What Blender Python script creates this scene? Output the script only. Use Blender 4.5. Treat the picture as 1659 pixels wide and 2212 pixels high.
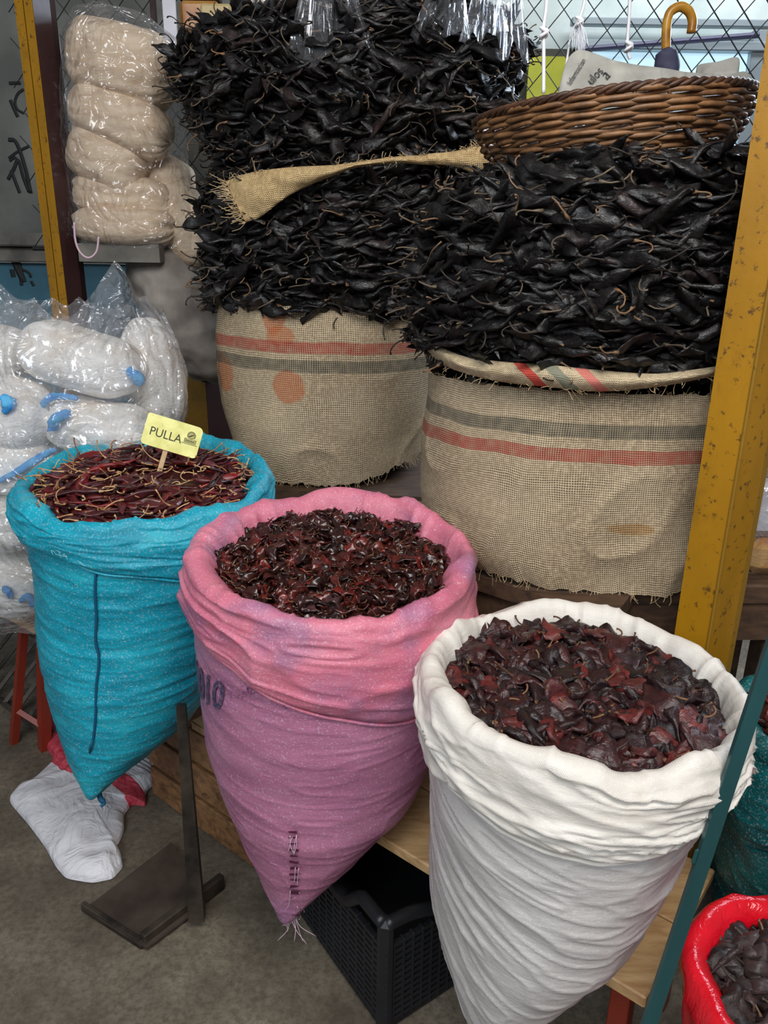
import bpy, math
import numpy as np
from mathutils import Vector, Matrix

# ------------------------------------------------------------------ camera, light, exposure
for _o in list(bpy.data.objects):
    bpy.data.objects.remove(_o, do_unlink=True)
SC = bpy.context.scene
COL = SC.collection
F_PX, PITCH, ROLL, CAM_H = 1650.0, math.radians(19.0), math.radians(0.85), 1.5
cam_data = bpy.data.cameras.new('camera')
cam_data.sensor_fit = 'VERTICAL'
cam_data.sensor_height = 36.0
cam_data.lens = 36.0 * F_PX / 2212.0
cam_data.clip_start = 0.05
cam = bpy.data.objects.new('camera', cam_data)
COL.objects.link(cam)
cam.matrix_world = (Matrix.Translation((0, 0, CAM_H)) @ Matrix.Rotation(math.pi / 2 - PITCH, 4, 'X')
                    @ Matrix.Rotation(ROLL, 4, 'Z'))
SC.camera = cam

SC.view_settings.view_transform = 'Standard'
SC.view_settings.look = 'None'
SC.view_settings.gamma = 1.0
SC.view_settings.use_curve_mapping = False
SC.view_settings.exposure = 0.0

world = bpy.data.worlds.new('world')
SC.world = world
world.use_nodes = True
world.node_tree.nodes['Background'].inputs[0].default_value = (0.86, 0.91, 1.0, 1)
world.node_tree.nodes['Background'].inputs[1].default_value = 0.15


def area(name, loc, aim, sx, sy, power, color):
    d = bpy.data.lights.new(name, 'AREA')
    d.shape = 'RECTANGLE'
    d.size, d.size_y, d.energy, d.color = sx, sy, power, color
    o = bpy.data.objects.new(name, d)
    COL.objects.link(o)
    o.location = loc
    o.rotation_euler = (Vector(aim) - Vector(loc)).to_track_quat('-Z', 'Y').to_euler()
    return o


area('hall_lamp_over_aisle', (0.35, -0.35, 3.1), (0.0, 1.3, 0.7), 1.7, 0.9, 62, (1.0, 0.96, 0.92))
area('front_fill_behind_camera', (-1.6, -2.8, 3.4), (-0.1, 1.5, 0.6), 2.4, 1.6, 105, (0.86, 0.93, 1.0))  # unseen front fill added behind the camera, standing in for hall daylight
area('shop_daylight_at_back', (1.7, 3.3, 2.55), (0.3, 1.6, 1.5), 1.3, 0.7, 58, (0.72, 0.84, 1.0))
area('shop_wall_fill', (1.5, 3.55, 3.3), (1.5, 4.3, 2.0), 1.8, 0.3, 26, (0.9, 0.96, 1.0))  # unseen light added to brighten the shop's back wall
SC.cycles.transparent_max_bounces = 24
SC.cycles.max_bounces = 8

# ------------------------------------------------------------------ geometry helpers
RNG = np.random.default_rng(7)


def ray(x, y):
    u, v = (x - 829.5) / F_PX, (y - 1106.0) / F_PX
    c, s = math.cos(ROLL), math.sin(ROLL)
    a, b = c * u - s * v, s * u + c * v
    return np.array([a, math.cos(PITCH) - b * math.sin(PITCH), -math.sin(PITCH) - b * math.cos(PITCH)])


CAMP = np.array([0, 0, CAM_H])


def atY(x, y, Y):
    d = ray(x, y)
    return CAMP + d * (Y / d[1])


def atZ(x, y, z):
    d = ray(x, y)
    return CAMP + d * ((z - CAM_H) / d[2])


def on_ellipse(x, y, cx, cy, rx, ry):
    """where a sight line meets an upright elliptical pillar"""
    d = ray(x, y)
    A = (d[0] / rx) ** 2 + (d[1] / ry) ** 2
    B = -2 * (d[0] * cx / rx ** 2 + d[1] * cy / ry ** 2)
    C = (cx / rx) ** 2 + (cy / ry) ** 2 - 1
    D = max(B * B - 4 * A * C, 0)
    return CAMP + d * ((-B - math.sqrt(D)) / (2 * A))


def _hash(ix, iy, iz, seed):
    h = (ix * 374761393 + iy * 668265263 + iz * 2147483647 * 3 + seed * 974711) & 0xffffffff
    h = ((h ^ (h >> 13)) * 1274126177) & 0xffffffff
    h = h ^ (h >> 16)
    return (h & 0xffff) / 32767.5 - 1.0


def vn(p, seed=0):
    p = np.asarray(p, float)
    i = np.floor(p).astype(np.int64)
    f = p - i
    f = f * f * (3 - 2 * f)
    r = 0
    for dx in (0, 1):
        for dy in (0, 1):
            for dz in (0, 1):
                w = (f[..., 0] if dx else 1 - f[..., 0]) * (f[..., 1] if dy else 1 - f[..., 1]) * (f[..., 2] if dz else 1 - f[..., 2])
                r = r + w * _hash(i[..., 0] + dx, i[..., 1] + dy, i[..., 2] + dz, seed)
    return r


def fbm(p, seed=0, octs=3):
    r, a = 0, 1.0
    for k in range(octs):
        r = r + a * vn(np.asarray(p) * 2.0 ** k, seed + 17 * k)
        a *= 0.5
    return r


def ridge(p, seed=0):
    return 1 - 2 * np.abs(vn(p, seed))


def mesh(name, V, Fc, mats=None, parent=None, uv=None, smooth=True, midx=None, link=True):
    me = bpy.data.meshes.new(name)
    V = np.asarray(V, float)
    if isinstance(Fc, np.ndarray):
        n, k = Fc.shape
        me.vertices.add(len(V))
        me.vertices.foreach_set('co', V.ravel())
        me.loops.add(n * k)
        me.loops.foreach_set('vertex_index', Fc.astype(np.int32).ravel())
        me.polygons.add(n)
        me.polygons.foreach_set('loop_start', np.arange(0, n * k, k, dtype=np.int32))
        me.update(calc_edges=True)
    else:
        me.from_pydata([tuple(v) for v in V], [], [tuple(int(i) for i in f) for f in Fc])
    if uv is not None:
        l = me.uv_layers.new(name='uv')
        vi = np.zeros(len(me.loops), np.int32)
        me.loops.foreach_get('vertex_index', vi)
        l.data.foreach_set('uv', np.asarray(uv, np.float32)[vi].ravel())
    me.polygons.foreach_set('use_smooth', np.full(len(me.polygons), bool(smooth)))
    if mats is not None:
        for m in (mats if isinstance(mats, (list, tuple)) else [mats]):
            me.materials.append(m)
    if midx is not None:
        me.polygons.foreach_set('material_index', np.asarray(midx, np.int32))
    me.validate()
    if not link:
        return me
    o = bpy.data.objects.new(name, me)
    COL.objects.link(o)
    if parent is not None:
        o.parent = parent
    return o


def tag(o, label=None, cat=None, group=None, kind=None):
    if label: o['label'] = label
    if cat: o['category'] = cat
    if group: o['group'] = group
    if kind: o['kind'] = kind
    return o


def thing(name, label, cat, loc=(0, 0, 0), group=None):
    """an Empty that parents the parts; parts keep world coordinates"""
    o = bpy.data.objects.new(name, None)
    o.empty_display_size = 0.05
    COL.objects.link(o)
    o['loc0'] = 0
    del o['loc0']
    o.location = tuple(loc)
    tag(o, label, cat, group)
    return o


def part(name, V, Fc, mats, root, **kw):
    """mesh under an Empty, given in world coordinates"""
    V = np.asarray(V, float) - np.array(root.location)
    return mesh(name, V, Fc, mats, root, **kw)


def grid_faces(n, m, wrap_u=False):
    i, j = np.meshgrid(np.arange(n - 1), np.arange(m if wrap_u else m - 1), indexing='ij')
    j2 = (j + 1) % m
    return np.stack([i * m + j, i * m + j2, (i + 1) * m + j2, (i + 1) * m + j], -1).reshape(-1, 4)


class MB:
    """collects shapes into one mesh"""
    def __init__(s):
        s.V, s.F, s.n = [], [], 0

    def add(s, V, F):
        V = np.asarray(V, float)
        s.V.append(V)
        s.F += [tuple(int(i) + s.n for i in f) for f in F]
        s.n += len(V)
        return s

    def box(s, c, size, R=None, bevel=0.0):
        hx, hy, hz = np.asarray(size) / 2.0
        b = min(bevel, hx * .9, hy * .9, hz * .9)
        if b > 0:
            pts = []
            for sx in (-1, 1):
                for sy in (-1, 1):
                    for sz in (-1, 1):
                        pts += [(sx * (hx - b), sy * (hy - b), sz * hz), (sx * (hx - b), sy * hy, sz * (hz - b)), (sx * hx, sy * (hy - b), sz * (hz - b))]
            bm = __import__('bmesh').new()
            for p in pts: bm.verts.new(p)
            __import__('bmesh').ops.convex_hull(bm, input=bm.verts)
            bm.verts.index_update()
            V = np.array([v.co for v in bm.verts])
            F = [[v.index for v in f.verts] for f in bm.faces]
            bm.free()
        else:
            V = np.array([(x, y, z) for x in (-hx, hx) for y in (-hy, hy) for z in (-hz, hz)])
            F = [(0, 1, 3, 2), (4, 6, 7, 5), (0, 4, 5, 1), (2, 3, 7, 6), (0, 2, 6, 4), (1, 5, 7, 3)]
        if R is not None:
            V = V @ np.asarray(R).T
        return s.add(V + np.asarray(c), F)

    def tube(s, P, r, k=8, flat=1.0, cap=True):
        V, F = tube(P, r, k, flat, cap)
        return s.add(V, F)

    def prism(s, poly, z0, z1):
        n = len(poly)
        V = [(p[0], p[1], z0) for p in poly] + [(p[0], p[1], z1) for p in poly]
        F = [tuple(range(n))[::-1], tuple(range(n, 2 * n))] + [(i, (i + 1) % n, n + (i + 1) % n, n + i) for i in range(n)]
        return s.add(V, F)

    def build(s, name, mat, root=None, smooth=False, top=False):
        V = np.concatenate(s.V)
        if root is not None and root.type == 'EMPTY':
            return part(name, V, s.F, mat, root, smooth=smooth)
        return mesh(name, V, s.F, mat, root, smooth=smooth)


def tube(P, r, k=8, flat=1.0, cap=True):
    P = np.asarray(P, float)
    n = len(P)
    r = np.broadcast_to(np.asarray(r, float), (n,))
    T = np.gradient(P, axis=0)
    T /= np.linalg.norm(T, axis=1)[:, None] + 1e-9
    up = np.array([0, 0, 1.0]) if abs(T[0][2]) < .9 else np.array([1.0, 0, 0])
    N = np.cross(T[0], up); N /= np.linalg.norm(N)
    rings = []
    for i in range(n):
        N = N - T[i] * (N @ T[i]); N /= np.linalg.norm(N) + 1e-9
        B = np.cross(T[i], N)
        a = np.arange(k) * 2 * math.pi / k
        rings.append(P[i] + r[i] * (np.cos(a)[:, None] * N + flat * np.sin(a)[:, None] * B))
    V = np.concatenate(rings)
    F = [tuple(f) for f in grid_faces(n, k, True)]
    if cap:
        F += [tuple(range(k))[::-1], tuple(range((n - 1) * k, n * k))]
    return V, F


def smoothpath(pts, n=24):
    """Catmull-Rom through points"""
    P = np.asarray(pts, float)
    P = np.vstack([2 * P[0] - P[1], P, 2 * P[-1] - P[-2]])
    m = len(P) - 3
    out = []
    for t in np.linspace(0, m - 1e-6, n):
        i = int(t); u = t - i
        a, b, c, d = P[i:i + 4]
        out.append(.5 * (2 * b + (c - a) * u + (2 * a - 5 * b + 4 * c - d) * u * u + (3 * b - a - 3 * c + d) * u ** 3))
    return np.array(out)


def rotz(a):
    c, s = math.cos(a), math.sin(a)
    return np.array([[c, -s, 0], [s, c, 0], [0, 0, 1.0]])


def rot(axis, a):
    return np.array(Matrix.Rotation(a, 3, axis))


def text_mesh(body, size, bold=0.0):
    cu = bpy.data.curves.new('lettering', 'FONT')
    cu.body = body
    cu.size = size
    cu.offset = bold
    cu.resolution_u = 3
    o = bpy.data.objects.new('lettering', cu)
    COL.objects.link(o)
    dg = bpy.context.evaluated_depsgraph_get()
    dg.update()
    me = bpy.data.meshes.new_from_object(o.evaluated_get(dg))
    V = np.array([v.co for v in me.vertices])
    F = [list(p.vertices) for p in me.polygons]
    bpy.data.objects.remove(o)
    bpy.data.curves.remove(cu)
    bpy.data.meshes.remove(me)
    return V, F


# ------------------------------------------------------------------ materials
def new_mat(name):
    m = bpy.data.materials.new(name)
    m.use_nodes = True
    nt = m.node_tree
    return m, nt, nt.nodes['Principled BSDF']


def nd(nt, typ, ins=None, **props):
    n = nt.nodes.new(typ)
    for k, v in props.items():
        setattr(n, k, v)
    for k, v in (ins or {}).items():
        s = n.inputs[k]
        if isinstance(v, bpy.types.NodeSocket):
            nt.links.new(v, s)
        else:
            s.default_value = v if not (isinstance(v, tuple) and len(v) == 3 and s.type == 'RGBA') else v + (1,)
    return n


def math_(nt, op, a, b=0.0, clamp=False):
    n = nd(nt, 'ShaderNodeMath', {0: a, 1: b}, operation=op)
    n.use_clamp = clamp
    return n.outputs[0]


def mix(nt, fac, a, b, blend='MIX'):
    n = nt.nodes.new('ShaderNodeMix')
    n.data_type = 'RGBA'
    n.blend_type = blend
    for s, v in ((n.inputs[0], fac), (n.inputs[6], a), (n.inputs[7], b)):
        if isinstance(v, bpy.types.NodeSocket):
            nt.links.new(v, s)
        elif s.type == 'RGBA':
            s.default_value = tuple(v) + (1,) if len(v) == 3 else v
        else:
            s.default_value = v
    return n.outputs[2]


def ramp(nt, fac, stops, interp='LINEAR'):
    n = nd(nt, 'ShaderNodeValToRGB', {0: fac})
    cr = n.color_ramp
    cr.interpolation = interp
    while len(cr.elements) < len(stops):
        cr.elements.new(0.5)
    for e, (p, c) in zip(cr.elements, stops):
        e.position = p
        e.color = tuple(c) + (1,) if not isinstance(c, (int, float)) else (c, c, c, 1)
    return n.outputs[0]


def coords(nt, kind='Object'):
    return nd(nt, 'ShaderNodeTexCoord').outputs[kind]


def noise(nt, vec, scale, detail=3, rough=.55, dist=0.0):
    return nd(nt, 'ShaderNodeTexNoise', {'Vector': vec, 'Scale': scale, 'Detail': detail, 'Roughness': rough, 'Distortion': dist}).outputs[0]


def scaled(nt, vec, s):
    return nd(nt, 'ShaderNodeMapping', {'Vector': vec, 'Scale': s}).outputs[0]


def bump(nt, bs, h, strength=.4, dist=.002, prev=None):
    n = nd(nt, 'ShaderNodeBump', {'Height': h, 'Strength': strength, 'Distance': dist})
    if prev is not None:
        nt.links.new(prev, n.inputs['Normal'])
    nt.links.new(n.outputs[0], bs.inputs['Normal'])
    return n.outputs[0]


def setc(nt, bs, c):
    if isinstance(c, bpy.types.NodeSocket):
        nt.links.new(c, bs.inputs['Base Color'])
    else:
        bs.inputs['Base Color'].default_value = tuple(c) + (1,)


def hexc(r, g, b):
    f = lambda c: (c / 255 / 12.92) if c / 255 <= .04045 else ((c / 255 + .055) / 1.055) ** 2.4
    return (f(r), f(g), f(b))


def simple(name, a, b=None, scale=20, rough=.5, bumpd=0.0, metal=0.0, spec=.5, lo=.35, hi=.65, detail=4, stretch=None):
    m, nt, bs = new_mat(name)
    v = coords(nt)
    if stretch: v = scaled(nt, v, stretch)
    if b is not None:
        n = noise(nt, v, scale, detail)
        setc(nt, bs, ramp(nt, n, [(lo, a), (hi, b)]))
    else:
        setc(nt, bs, a)
    bs.inputs['Roughness'].default_value = rough
    bs.inputs['Metallic'].default_value = metal
    bs.inputs['Specular IOR Level'].default_value = spec
    if bumpd > 0:
        bump(nt, bs, noise(nt, v, scale * 3, 4), .6, bumpd)
    return m


def woven(name, stops, nscale=9, weave=0.0028, rough=.42, stain=None, strength=.35, spec=.5):
    """woven plastic sack cloth; UV in metres"""
    m, nt, bs = new_mat(name)
    uv = coords(nt, 'UV')
    ob = coords(nt, 'Object')
    n = noise(nt, scaled(nt, ob, (1, 1, 2.2)), nscale, 5, .6)
    c = ramp(nt, n, stops)
    if stain:
        col, sc, lo, hi = stain
        c = mix(nt, ramp(nt, noise(nt, ob, sc, 3), [(lo, 0.0), (hi, .8)]), c, col)
    sx = nd(nt, 'ShaderNodeSeparateXYZ', {0: uv})
    k = 2 * math.pi / weave
    su = math_(nt, 'SINE', math_(nt, 'MULTIPLY', sx.outputs[0], k))
    sv = math_(nt, 'SINE', math_(nt, 'MULTIPLY', sx.outputs[1], k))
    w = math_(nt, 'MULTIPLY', su, sv)
    fine = noise(nt, ob, 260, 2)
    c = mix(nt, math_(nt, 'MULTIPLY', math_(nt, 'ADD', w, 1.0), .10), c, tuple(x * .55 for x in stops[0][1]))
    c = mix(nt, ramp(nt, fine, [(.55, 0.0), (.75, .28)]), c, (1, .97, .97))
    setc(nt, bs, c)
    bs.inputs['Roughness'].default_value = rough
    bs.inputs['Specular IOR Level'].default_value = spec
    b1 = bump(nt, bs, w, strength, .0007)
    bump(nt, bs, noise(nt, scaled(nt, ob, (1, 1, 3.5)), 38, 4, .6), .35, .0035, b1)
    return m


def burlap(name, a, b, stripes, blobs=(), pitch=.005, hole=.55):
    """open jute weave; UV in metres; stripes = [(v0, v1, colour)], blobs = [(u, v, ru, rv, colour)]"""
    m, nt, bs = new_mat(name)
    uv = coords(nt, 'UV')
    ob = coords(nt, 'Object')
    wob = nd(nt, 'ShaderNodeTexNoise', {'Vector': ob, 'Scale': 9.0, 'Detail': 3})
    off = nd(nt, 'ShaderNodeVectorMath', {0: wob.outputs[1], 1: (.5, .5, .5)}, operation='SUBTRACT')
    off = nd(nt, 'ShaderNodeVectorMath', {0: off.outputs[0], 1: (.018, .018, 0)}, operation='MULTIPLY')
    uvw = nd(nt, 'ShaderNodeVectorMath', {0: uv, 1: off.outputs[0]}).outputs[0]
    sx = nd(nt, 'ShaderNodeSeparateXYZ', {0: uvw})
    s0 = nd(nt, 'ShaderNodeSeparateXYZ', {0: uv})
    k = math.pi / pitch
    su = math_(nt, 'ABSOLUTE', math_(nt, 'SINE', math_(nt, 'MULTIPLY', sx.outputs[0], k)))
    sv = math_(nt, 'ABSOLUTE', math_(nt, 'SINE', math_(nt, 'MULTIPLY', sx.outputs[1], k)))
    h = math_(nt, 'MULTIPLY', su, sv)
    dens = noise(nt, ob, 14, 3)
    hm = math_(nt, 'MULTIPLY', ramp(nt, h, [(hole - .12, 0.0), (hole + .16, 1.0)]), ramp(nt, dens, [(.3, .35), (.6, 1.0)]))
    c = ramp(nt, noise(nt, ob, 7, 5, .65), [(.3, a), (.7, b)])
    c = mix(nt, ramp(nt, noise(nt, ob, 120, 2), [(.4, 0.0), (.75, .5)]), c, tuple(min(1, x * 1.5) for x in b))
    for (u0, v0, ru, rv, col) in blobs:
        du = math_(nt, 'DIVIDE', math_(nt, 'SUBTRACT', s0.outputs[0], u0), ru)
        dv = math_(nt, 'DIVIDE', math_(nt, 'SUBTRACT', s0.outputs[1], v0), rv)
        d = math_(nt, 'ADD', math_(nt, 'MULTIPLY', du, du), math_(nt, 'MULTIPLY', dv, dv))
        d = math_(nt, 'ADD', d, math_(nt, 'MULTIPLY', math_(nt, 'SUBTRACT', noise(nt, ob, 22, 3), .5), .9))
        c = mix(nt, ramp(nt, d, [(.75, .62), (1.15, 0.0)]), c, col)
    for (v0, v1, col) in stripes:
        up = math_(nt, 'GREATER_THAN', sx.outputs[1], v0)
        dn = math_(nt, 'LESS_THAN', sx.outputs[1], v1)
        f = math_(nt, 'MULTIPLY', math_(nt, 'MULTIPLY', up, dn), ramp(nt, noise(nt, ob, 60, 3), [(.3, .55), (.6, .95)]))
        f = math_(nt, 'MULTIPLY', f, math_(nt, 'ADD', .55, math_(nt, 'MULTIPLY', su, .45)))
        c = mix(nt, f, c, col)
    c = mix(nt, math_(nt, 'MULTIPLY', hm, .80), c, (.030, .022, .015))
    setc(nt, bs, c)
    bs.inputs['Roughness'].default_value = .9
    bs.inputs['Specular IOR Level'].default_value = .15
    bump(nt, bs, h, .7, -.002)
    return m


def rnd(nt):
    a = nd(nt, 'ShaderNodeObjectInfo').outputs['Random']
    b = nd(nt, 'ShaderNodeNewGeometry').outputs['Random Per Island']
    return math_(nt, 'FRACT', math_(nt, 'ADD', math_(nt, 'MULTIPLY', a, 7.31), b))


def chilli(name, stops, rough=.35, spec=.5, wr=90, bd=.0018, mott=.5):
    m, nt, bs = new_mat(name)
    v = coords(nt)
    c = ramp(nt, rnd(nt), stops)
    n = noise(nt, v, 45, 3)
    c = mix(nt, ramp(nt, n, [(.35, 0.0), (.65, mott)]), c, tuple(x * .35 for x in stops[0][1]))
    setc(nt, bs, c)
    nt.links.new(ramp(nt, noise(nt, v, 60, 2), [(.3, rough * .7), (.7, min(1, rough * 1.5))]), bs.inputs['Roughness'])
    bs.inputs['Specular IOR Level'].default_value = spec
    bump(nt, bs, noise(nt, scaled(nt, v, (.45, 1, 1)), wr, 4, .6), .8, bd)
    return m


def film(name, alpha=.10, tint=(.93, .95, 1.0), rough=.12, haze=.05, scale=60, stretch=(1, 1, 1), bd=.035):
    """thin clear plastic"""
    m, nt, bs = new_mat(name)
    nt.nodes.remove(bs)
    out = nt.nodes['Material Output']
    v = scaled(nt, coords(nt), stretch)
    c1 = math_(nt, 'ABSOLUTE', math_(nt, 'SUBTRACT', noise(nt, v, scale * .22, 2, .5, 1.4), .5))
    c2 = math_(nt, 'ABSOLUTE', math_(nt, 'SUBTRACT', noise(nt, v, scale * .6, 2, .5, .9), .5))
    bp = nd(nt, 'ShaderNodeBump', {'Height': math_(nt, 'ADD', math_(nt, 'MULTIPLY', c1, 1.6), math_(nt, 'MULTIPLY', c2, .6)), 'Strength': 1.0, 'Distance': bd}).outputs[0]
    tr = nd(nt, 'ShaderNodeBsdfTransparent', {0: (.97, .97, .97, 1)})
    gl = nd(nt, 'ShaderNodeBsdfGlossy', {'Color': tint + (1,), 'Roughness': rough, 'Normal': bp})
    d0 = nd(nt, 'ShaderNodeBsdfDiffuse', {'Color': tint + (1,), 'Normal': bp})
    t0_ = nd(nt, 'ShaderNodeBsdfTranslucent', {'Color': tint + (1,), 'Normal': bp})
    df = nd(nt, 'ShaderNodeMixShader', {0: .5, 1: d0.outputs[0], 2: t0_.outputs[0]})
    lw = nd(nt, 'ShaderNodeLayerWeight', {'Blend': .25, 'Normal': bp})
    fac = math_(nt, 'ADD', math_(nt, 'MULTIPLY', lw.outputs['Facing'], .45), alpha, True)
    m1 = nd(nt, 'ShaderNodeMixShader', {0: haze, 1: tr.outputs[0], 2: df.outputs[0]})
    m2 = nd(nt, 'ShaderNodeMixShader', {0: fac, 1: m1.outputs[0], 2: gl.outputs[0]})
    nt.links.new(m2.outputs[0], out.inputs[0])
    return m


def wood(name, a, b, axis=(1, 14, 14), scale=6, rough=.55, R=None):
    m, nt, bs = new_mat(name)
    v = coords(nt)
    mp = nd(nt, 'ShaderNodeMapping', {'Vector': v, 'Scale': axis, 'Rotation': R or (0, 0, 0)}).outputs[0]
    n = noise(nt, mp, scale, 6, .6, .6)
    c = ramp(nt, n, [(.3, a), (.5, tuple(.5 * (x + y) for x, y in zip(a, b))), (.72, b)])
    c = mix(nt, ramp(nt, noise(nt, v, 9, 4), [(.5, 0.0), (.75, .35)]), c, tuple(x * .6 for x in a))
    setc(nt, bs, c)
    bs.inputs['Roughness'].default_value = rough
    bump(nt, bs, n, .3, .001)
    return m


def paint(name, col, dirt, rough=.38, rot_=None, amount=.62):
    """enamel paint with grime and chips"""
    m, nt, bs = new_mat(name)
    v = coords(nt)
    c = ramp(nt, noise(nt, scaled(nt, v, (1, 1, .35)), 8, 5), [(.3, tuple(x * .72 for x in col)), (.65, col)])
    c = mix(nt, ramp(nt, noise(nt, v, 55, 5, .7), [(amount, 0.0), (amount + .07, .9)]), c, dirt)
    c = mix(nt, ramp(nt, noise(nt, scaled(nt, v, (1, 1, .6)), 9, 6, .7), [(.56, 0.0), (.75, .6)]), c, dirt)
    setc(nt, bs, c)
    bs.inputs['Roughness'].default_value = rough
    bump(nt, bs, noise(nt, v, 40, 4), .2, .002)
    return m


MT = {}
MT['floor'] = None
def _floor():
    m, nt, bs = new_mat('stained_concrete')
    v = coords(nt)
    c = ramp(nt, noise(nt, v, 5, 8, .7), [(.3, hexc(84, 76, 64)), (.5, hexc(118, 109, 94)), (.7, hexc(146, 136, 118))])
    c = mix(nt, ramp(nt, noise(nt, v, 60, 6, .75), [(.42, .0), (.62, .6)]), c, hexc(72, 62, 48))
    c = mix(nt, ramp(nt, noise(nt, v, 1.6, 3), [(.45, 0.0), (.65, .5)]), c, hexc(60, 50, 44))
    c = mix(nt, ramp(nt, noise(nt, v, 95, 1), [(.76, 0.0), (.80, .7)]), c, hexc(150, 145, 135))
    setc(nt, bs, c)
    bs.inputs['Roughness'].default_value = .75
    bump(nt, bs, noise(nt, v, 70, 6, .7), .35, .004)
    return m
MT['floor'] = _floor()
MT['teal'] = woven('turquoise_woven_plastic', [(.3, hexc(0, 140, 166)), (.5, hexc(8, 166, 192)), (.72, hexc(40, 194, 214))], 8, rough=.36)
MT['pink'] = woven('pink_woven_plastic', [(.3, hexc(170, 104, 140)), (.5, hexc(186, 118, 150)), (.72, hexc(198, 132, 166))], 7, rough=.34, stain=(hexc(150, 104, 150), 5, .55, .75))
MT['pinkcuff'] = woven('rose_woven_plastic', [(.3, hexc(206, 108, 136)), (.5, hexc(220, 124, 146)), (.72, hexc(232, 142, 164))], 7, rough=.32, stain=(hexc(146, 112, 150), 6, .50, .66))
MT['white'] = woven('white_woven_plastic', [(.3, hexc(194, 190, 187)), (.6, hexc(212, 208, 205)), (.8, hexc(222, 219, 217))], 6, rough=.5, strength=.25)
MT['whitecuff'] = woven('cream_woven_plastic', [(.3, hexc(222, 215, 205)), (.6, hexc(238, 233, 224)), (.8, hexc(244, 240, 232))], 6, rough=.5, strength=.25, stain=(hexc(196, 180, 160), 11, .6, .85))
MT['dteal'] = woven('dark_green_woven_plastic', [(.3, hexc(0, 72, 76)), (.5, hexc(0, 96, 100)), (.72, hexc(10, 122, 122))], 8)
MT['seamblue'] = simple('dark_turquoise_thread', hexc(0, 84, 118), rough=.6)
MT['ink'] = None
def _ink():
    m, nt, bs = new_mat('worn_blue_ink')
    v = coords(nt)
    setc(nt, bs, ramp(nt, noise(nt, v, 120, 4, .7), [(.46, hexc(66, 62, 92)), (.68, hexc(150, 108, 142))]))
    bs.inputs['Roughness'].default_value = .6
    return m
MT['ink'] = _ink()
MT['tealthread'] = simple('pale_turquoise_thread', hexc(150, 214, 226), rough=.5)
MT['purple'] = simple('purple_dye', hexc(92, 48, 96), hexc(170, 110, 150), 90, .6, lo=.4, hi=.6)
MT['thread'] = simple('pale_loose_thread', hexc(226, 196, 212), rough=.5)
MT['pulla'] = chilli('burgundy_chilli_skin', [(0, hexc(54, 18, 20)), (.4, hexc(78, 25, 27)), (.8, hexc(98, 30, 33)), (.95, hexc(146, 36, 36)), (1, hexc(104, 72, 82))], .34, .55, 60, .001, .45)
MT['guaj'] = chilli('red_brown_chilli_skin', [(0, hexc(40, 21, 19)), (.4, hexc(60, 27, 23)), (.72, hexc(80, 32, 26)), (.93, hexc(128, 42, 34)), (1, hexc(64, 56, 60))], .25, .7, 80, .002, .7)
MT['ancho'] = chilli('dark_purple_chilli_skin', [(0, hexc(36, 22, 24)), (.4, hexc(52, 27, 28)), (.75, hexc(72, 32, 32)), (.94, hexc(116, 44, 40)), (1, hexc(56, 48, 54))], .40, .6, 115, .004, .8)
MT['pasilla'] = chilli('black_chilli_skin', [(0, hexc(13, 11, 12)), (.5, hexc(21, 18, 19)), (.85, hexc(33, 28, 28)), (1, hexc(56, 42, 40))], .42, .5, 70, .005, .7)
MT['mulato'] = chilli('brown_black_chilli_skin', [(0, hexc(36, 28, 27)), (.6, hexc(58, 44, 42)), (.9, hexc(78, 64, 62)), (1, hexc(88, 40, 34))], .45, .4, 60, .003, .6)
MT['stemtan'] = chilli('tan_chilli_stem', [(0, hexc(128, 78, 50)), (.5, hexc(196, 148, 104)), (1, hexc(226, 190, 138))], .6, .3, 60, .0008, .2)
MT['stembrown'] = chilli('brown_chilli_stem', [(0, hexc(66, 40, 28)), (.5, hexc(104, 70, 48)), (1, hexc(140, 104, 74))], .6, .3, 60, .0008, .2)
MT['stemgrey'] = chilli('grey_brown_chilli_stem', [(0, hexc(34, 29, 26)), (.5, hexc(62, 52, 44)), (.85, hexc(108, 94, 76)), (1, hexc(136, 100, 68))], .5, .4, 60, .0008, .2)
ORANGE, RED, GREY = hexc(206, 116, 68), hexc(178, 76, 64), hexc(98, 97, 86)
JA, JB = hexc(164, 143, 116), hexc(208, 189, 157)
MT['yellow'] = paint('mustard_enamel', hexc(174, 124, 12), hexc(84, 56, 20), amount=.585)
MT['yellowdull'] = paint('dull_mustard_enamel', hexc(150, 112, 30), hexc(70, 50, 26))
MT['brown'] = paint('dark_brown_enamel', hexc(58, 34, 34), hexc(30, 20, 20))
MT['bar'] = paint('dark_green_enamel', hexc(34, 74, 76), hexc(24, 44, 46), .35, amount=.68)
MT['redpaint'] = paint('red_oxide_paint', hexc(146, 52, 34), hexc(84, 36, 28))
MT['iron'] = simple('worn_black_iron', hexc(36, 33, 30), hexc(78, 68, 58), 14, .55, .002, .3)
MT['ironplate'] = simple('dusty_iron_plate', hexc(58, 48, 42), hexc(84, 72, 63), 9, .6, .002, .2)
MT['blackplastic'] = simple('black_crate_plastic', hexc(24, 26, 30), hexc(32, 34, 38), 12, .4)
MT['pine'] = wood('pine_plank', hexc(176, 134, 88), hexc(222, 186, 136), (2.2, 12, 12), 4, .5, R=(0, 0, 0.68))
MT['slat'] = wood('aged_crate_wood', hexc(92, 62, 40), hexc(166, 122, 80), (2.2, 12, 12), 4, .6, R=(0, 0, 0.68))
MT['darkwood'] = wood('dark_table_wood', hexc(52, 37, 27), hexc(96, 70, 50), (3, 10, 10), 5, .7)
MT['wicker'] = simple('brown_willow', hexc(78, 52, 32), hexc(156, 112, 72), 30, .48, .001, lo=.3, hi=.7)
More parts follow.
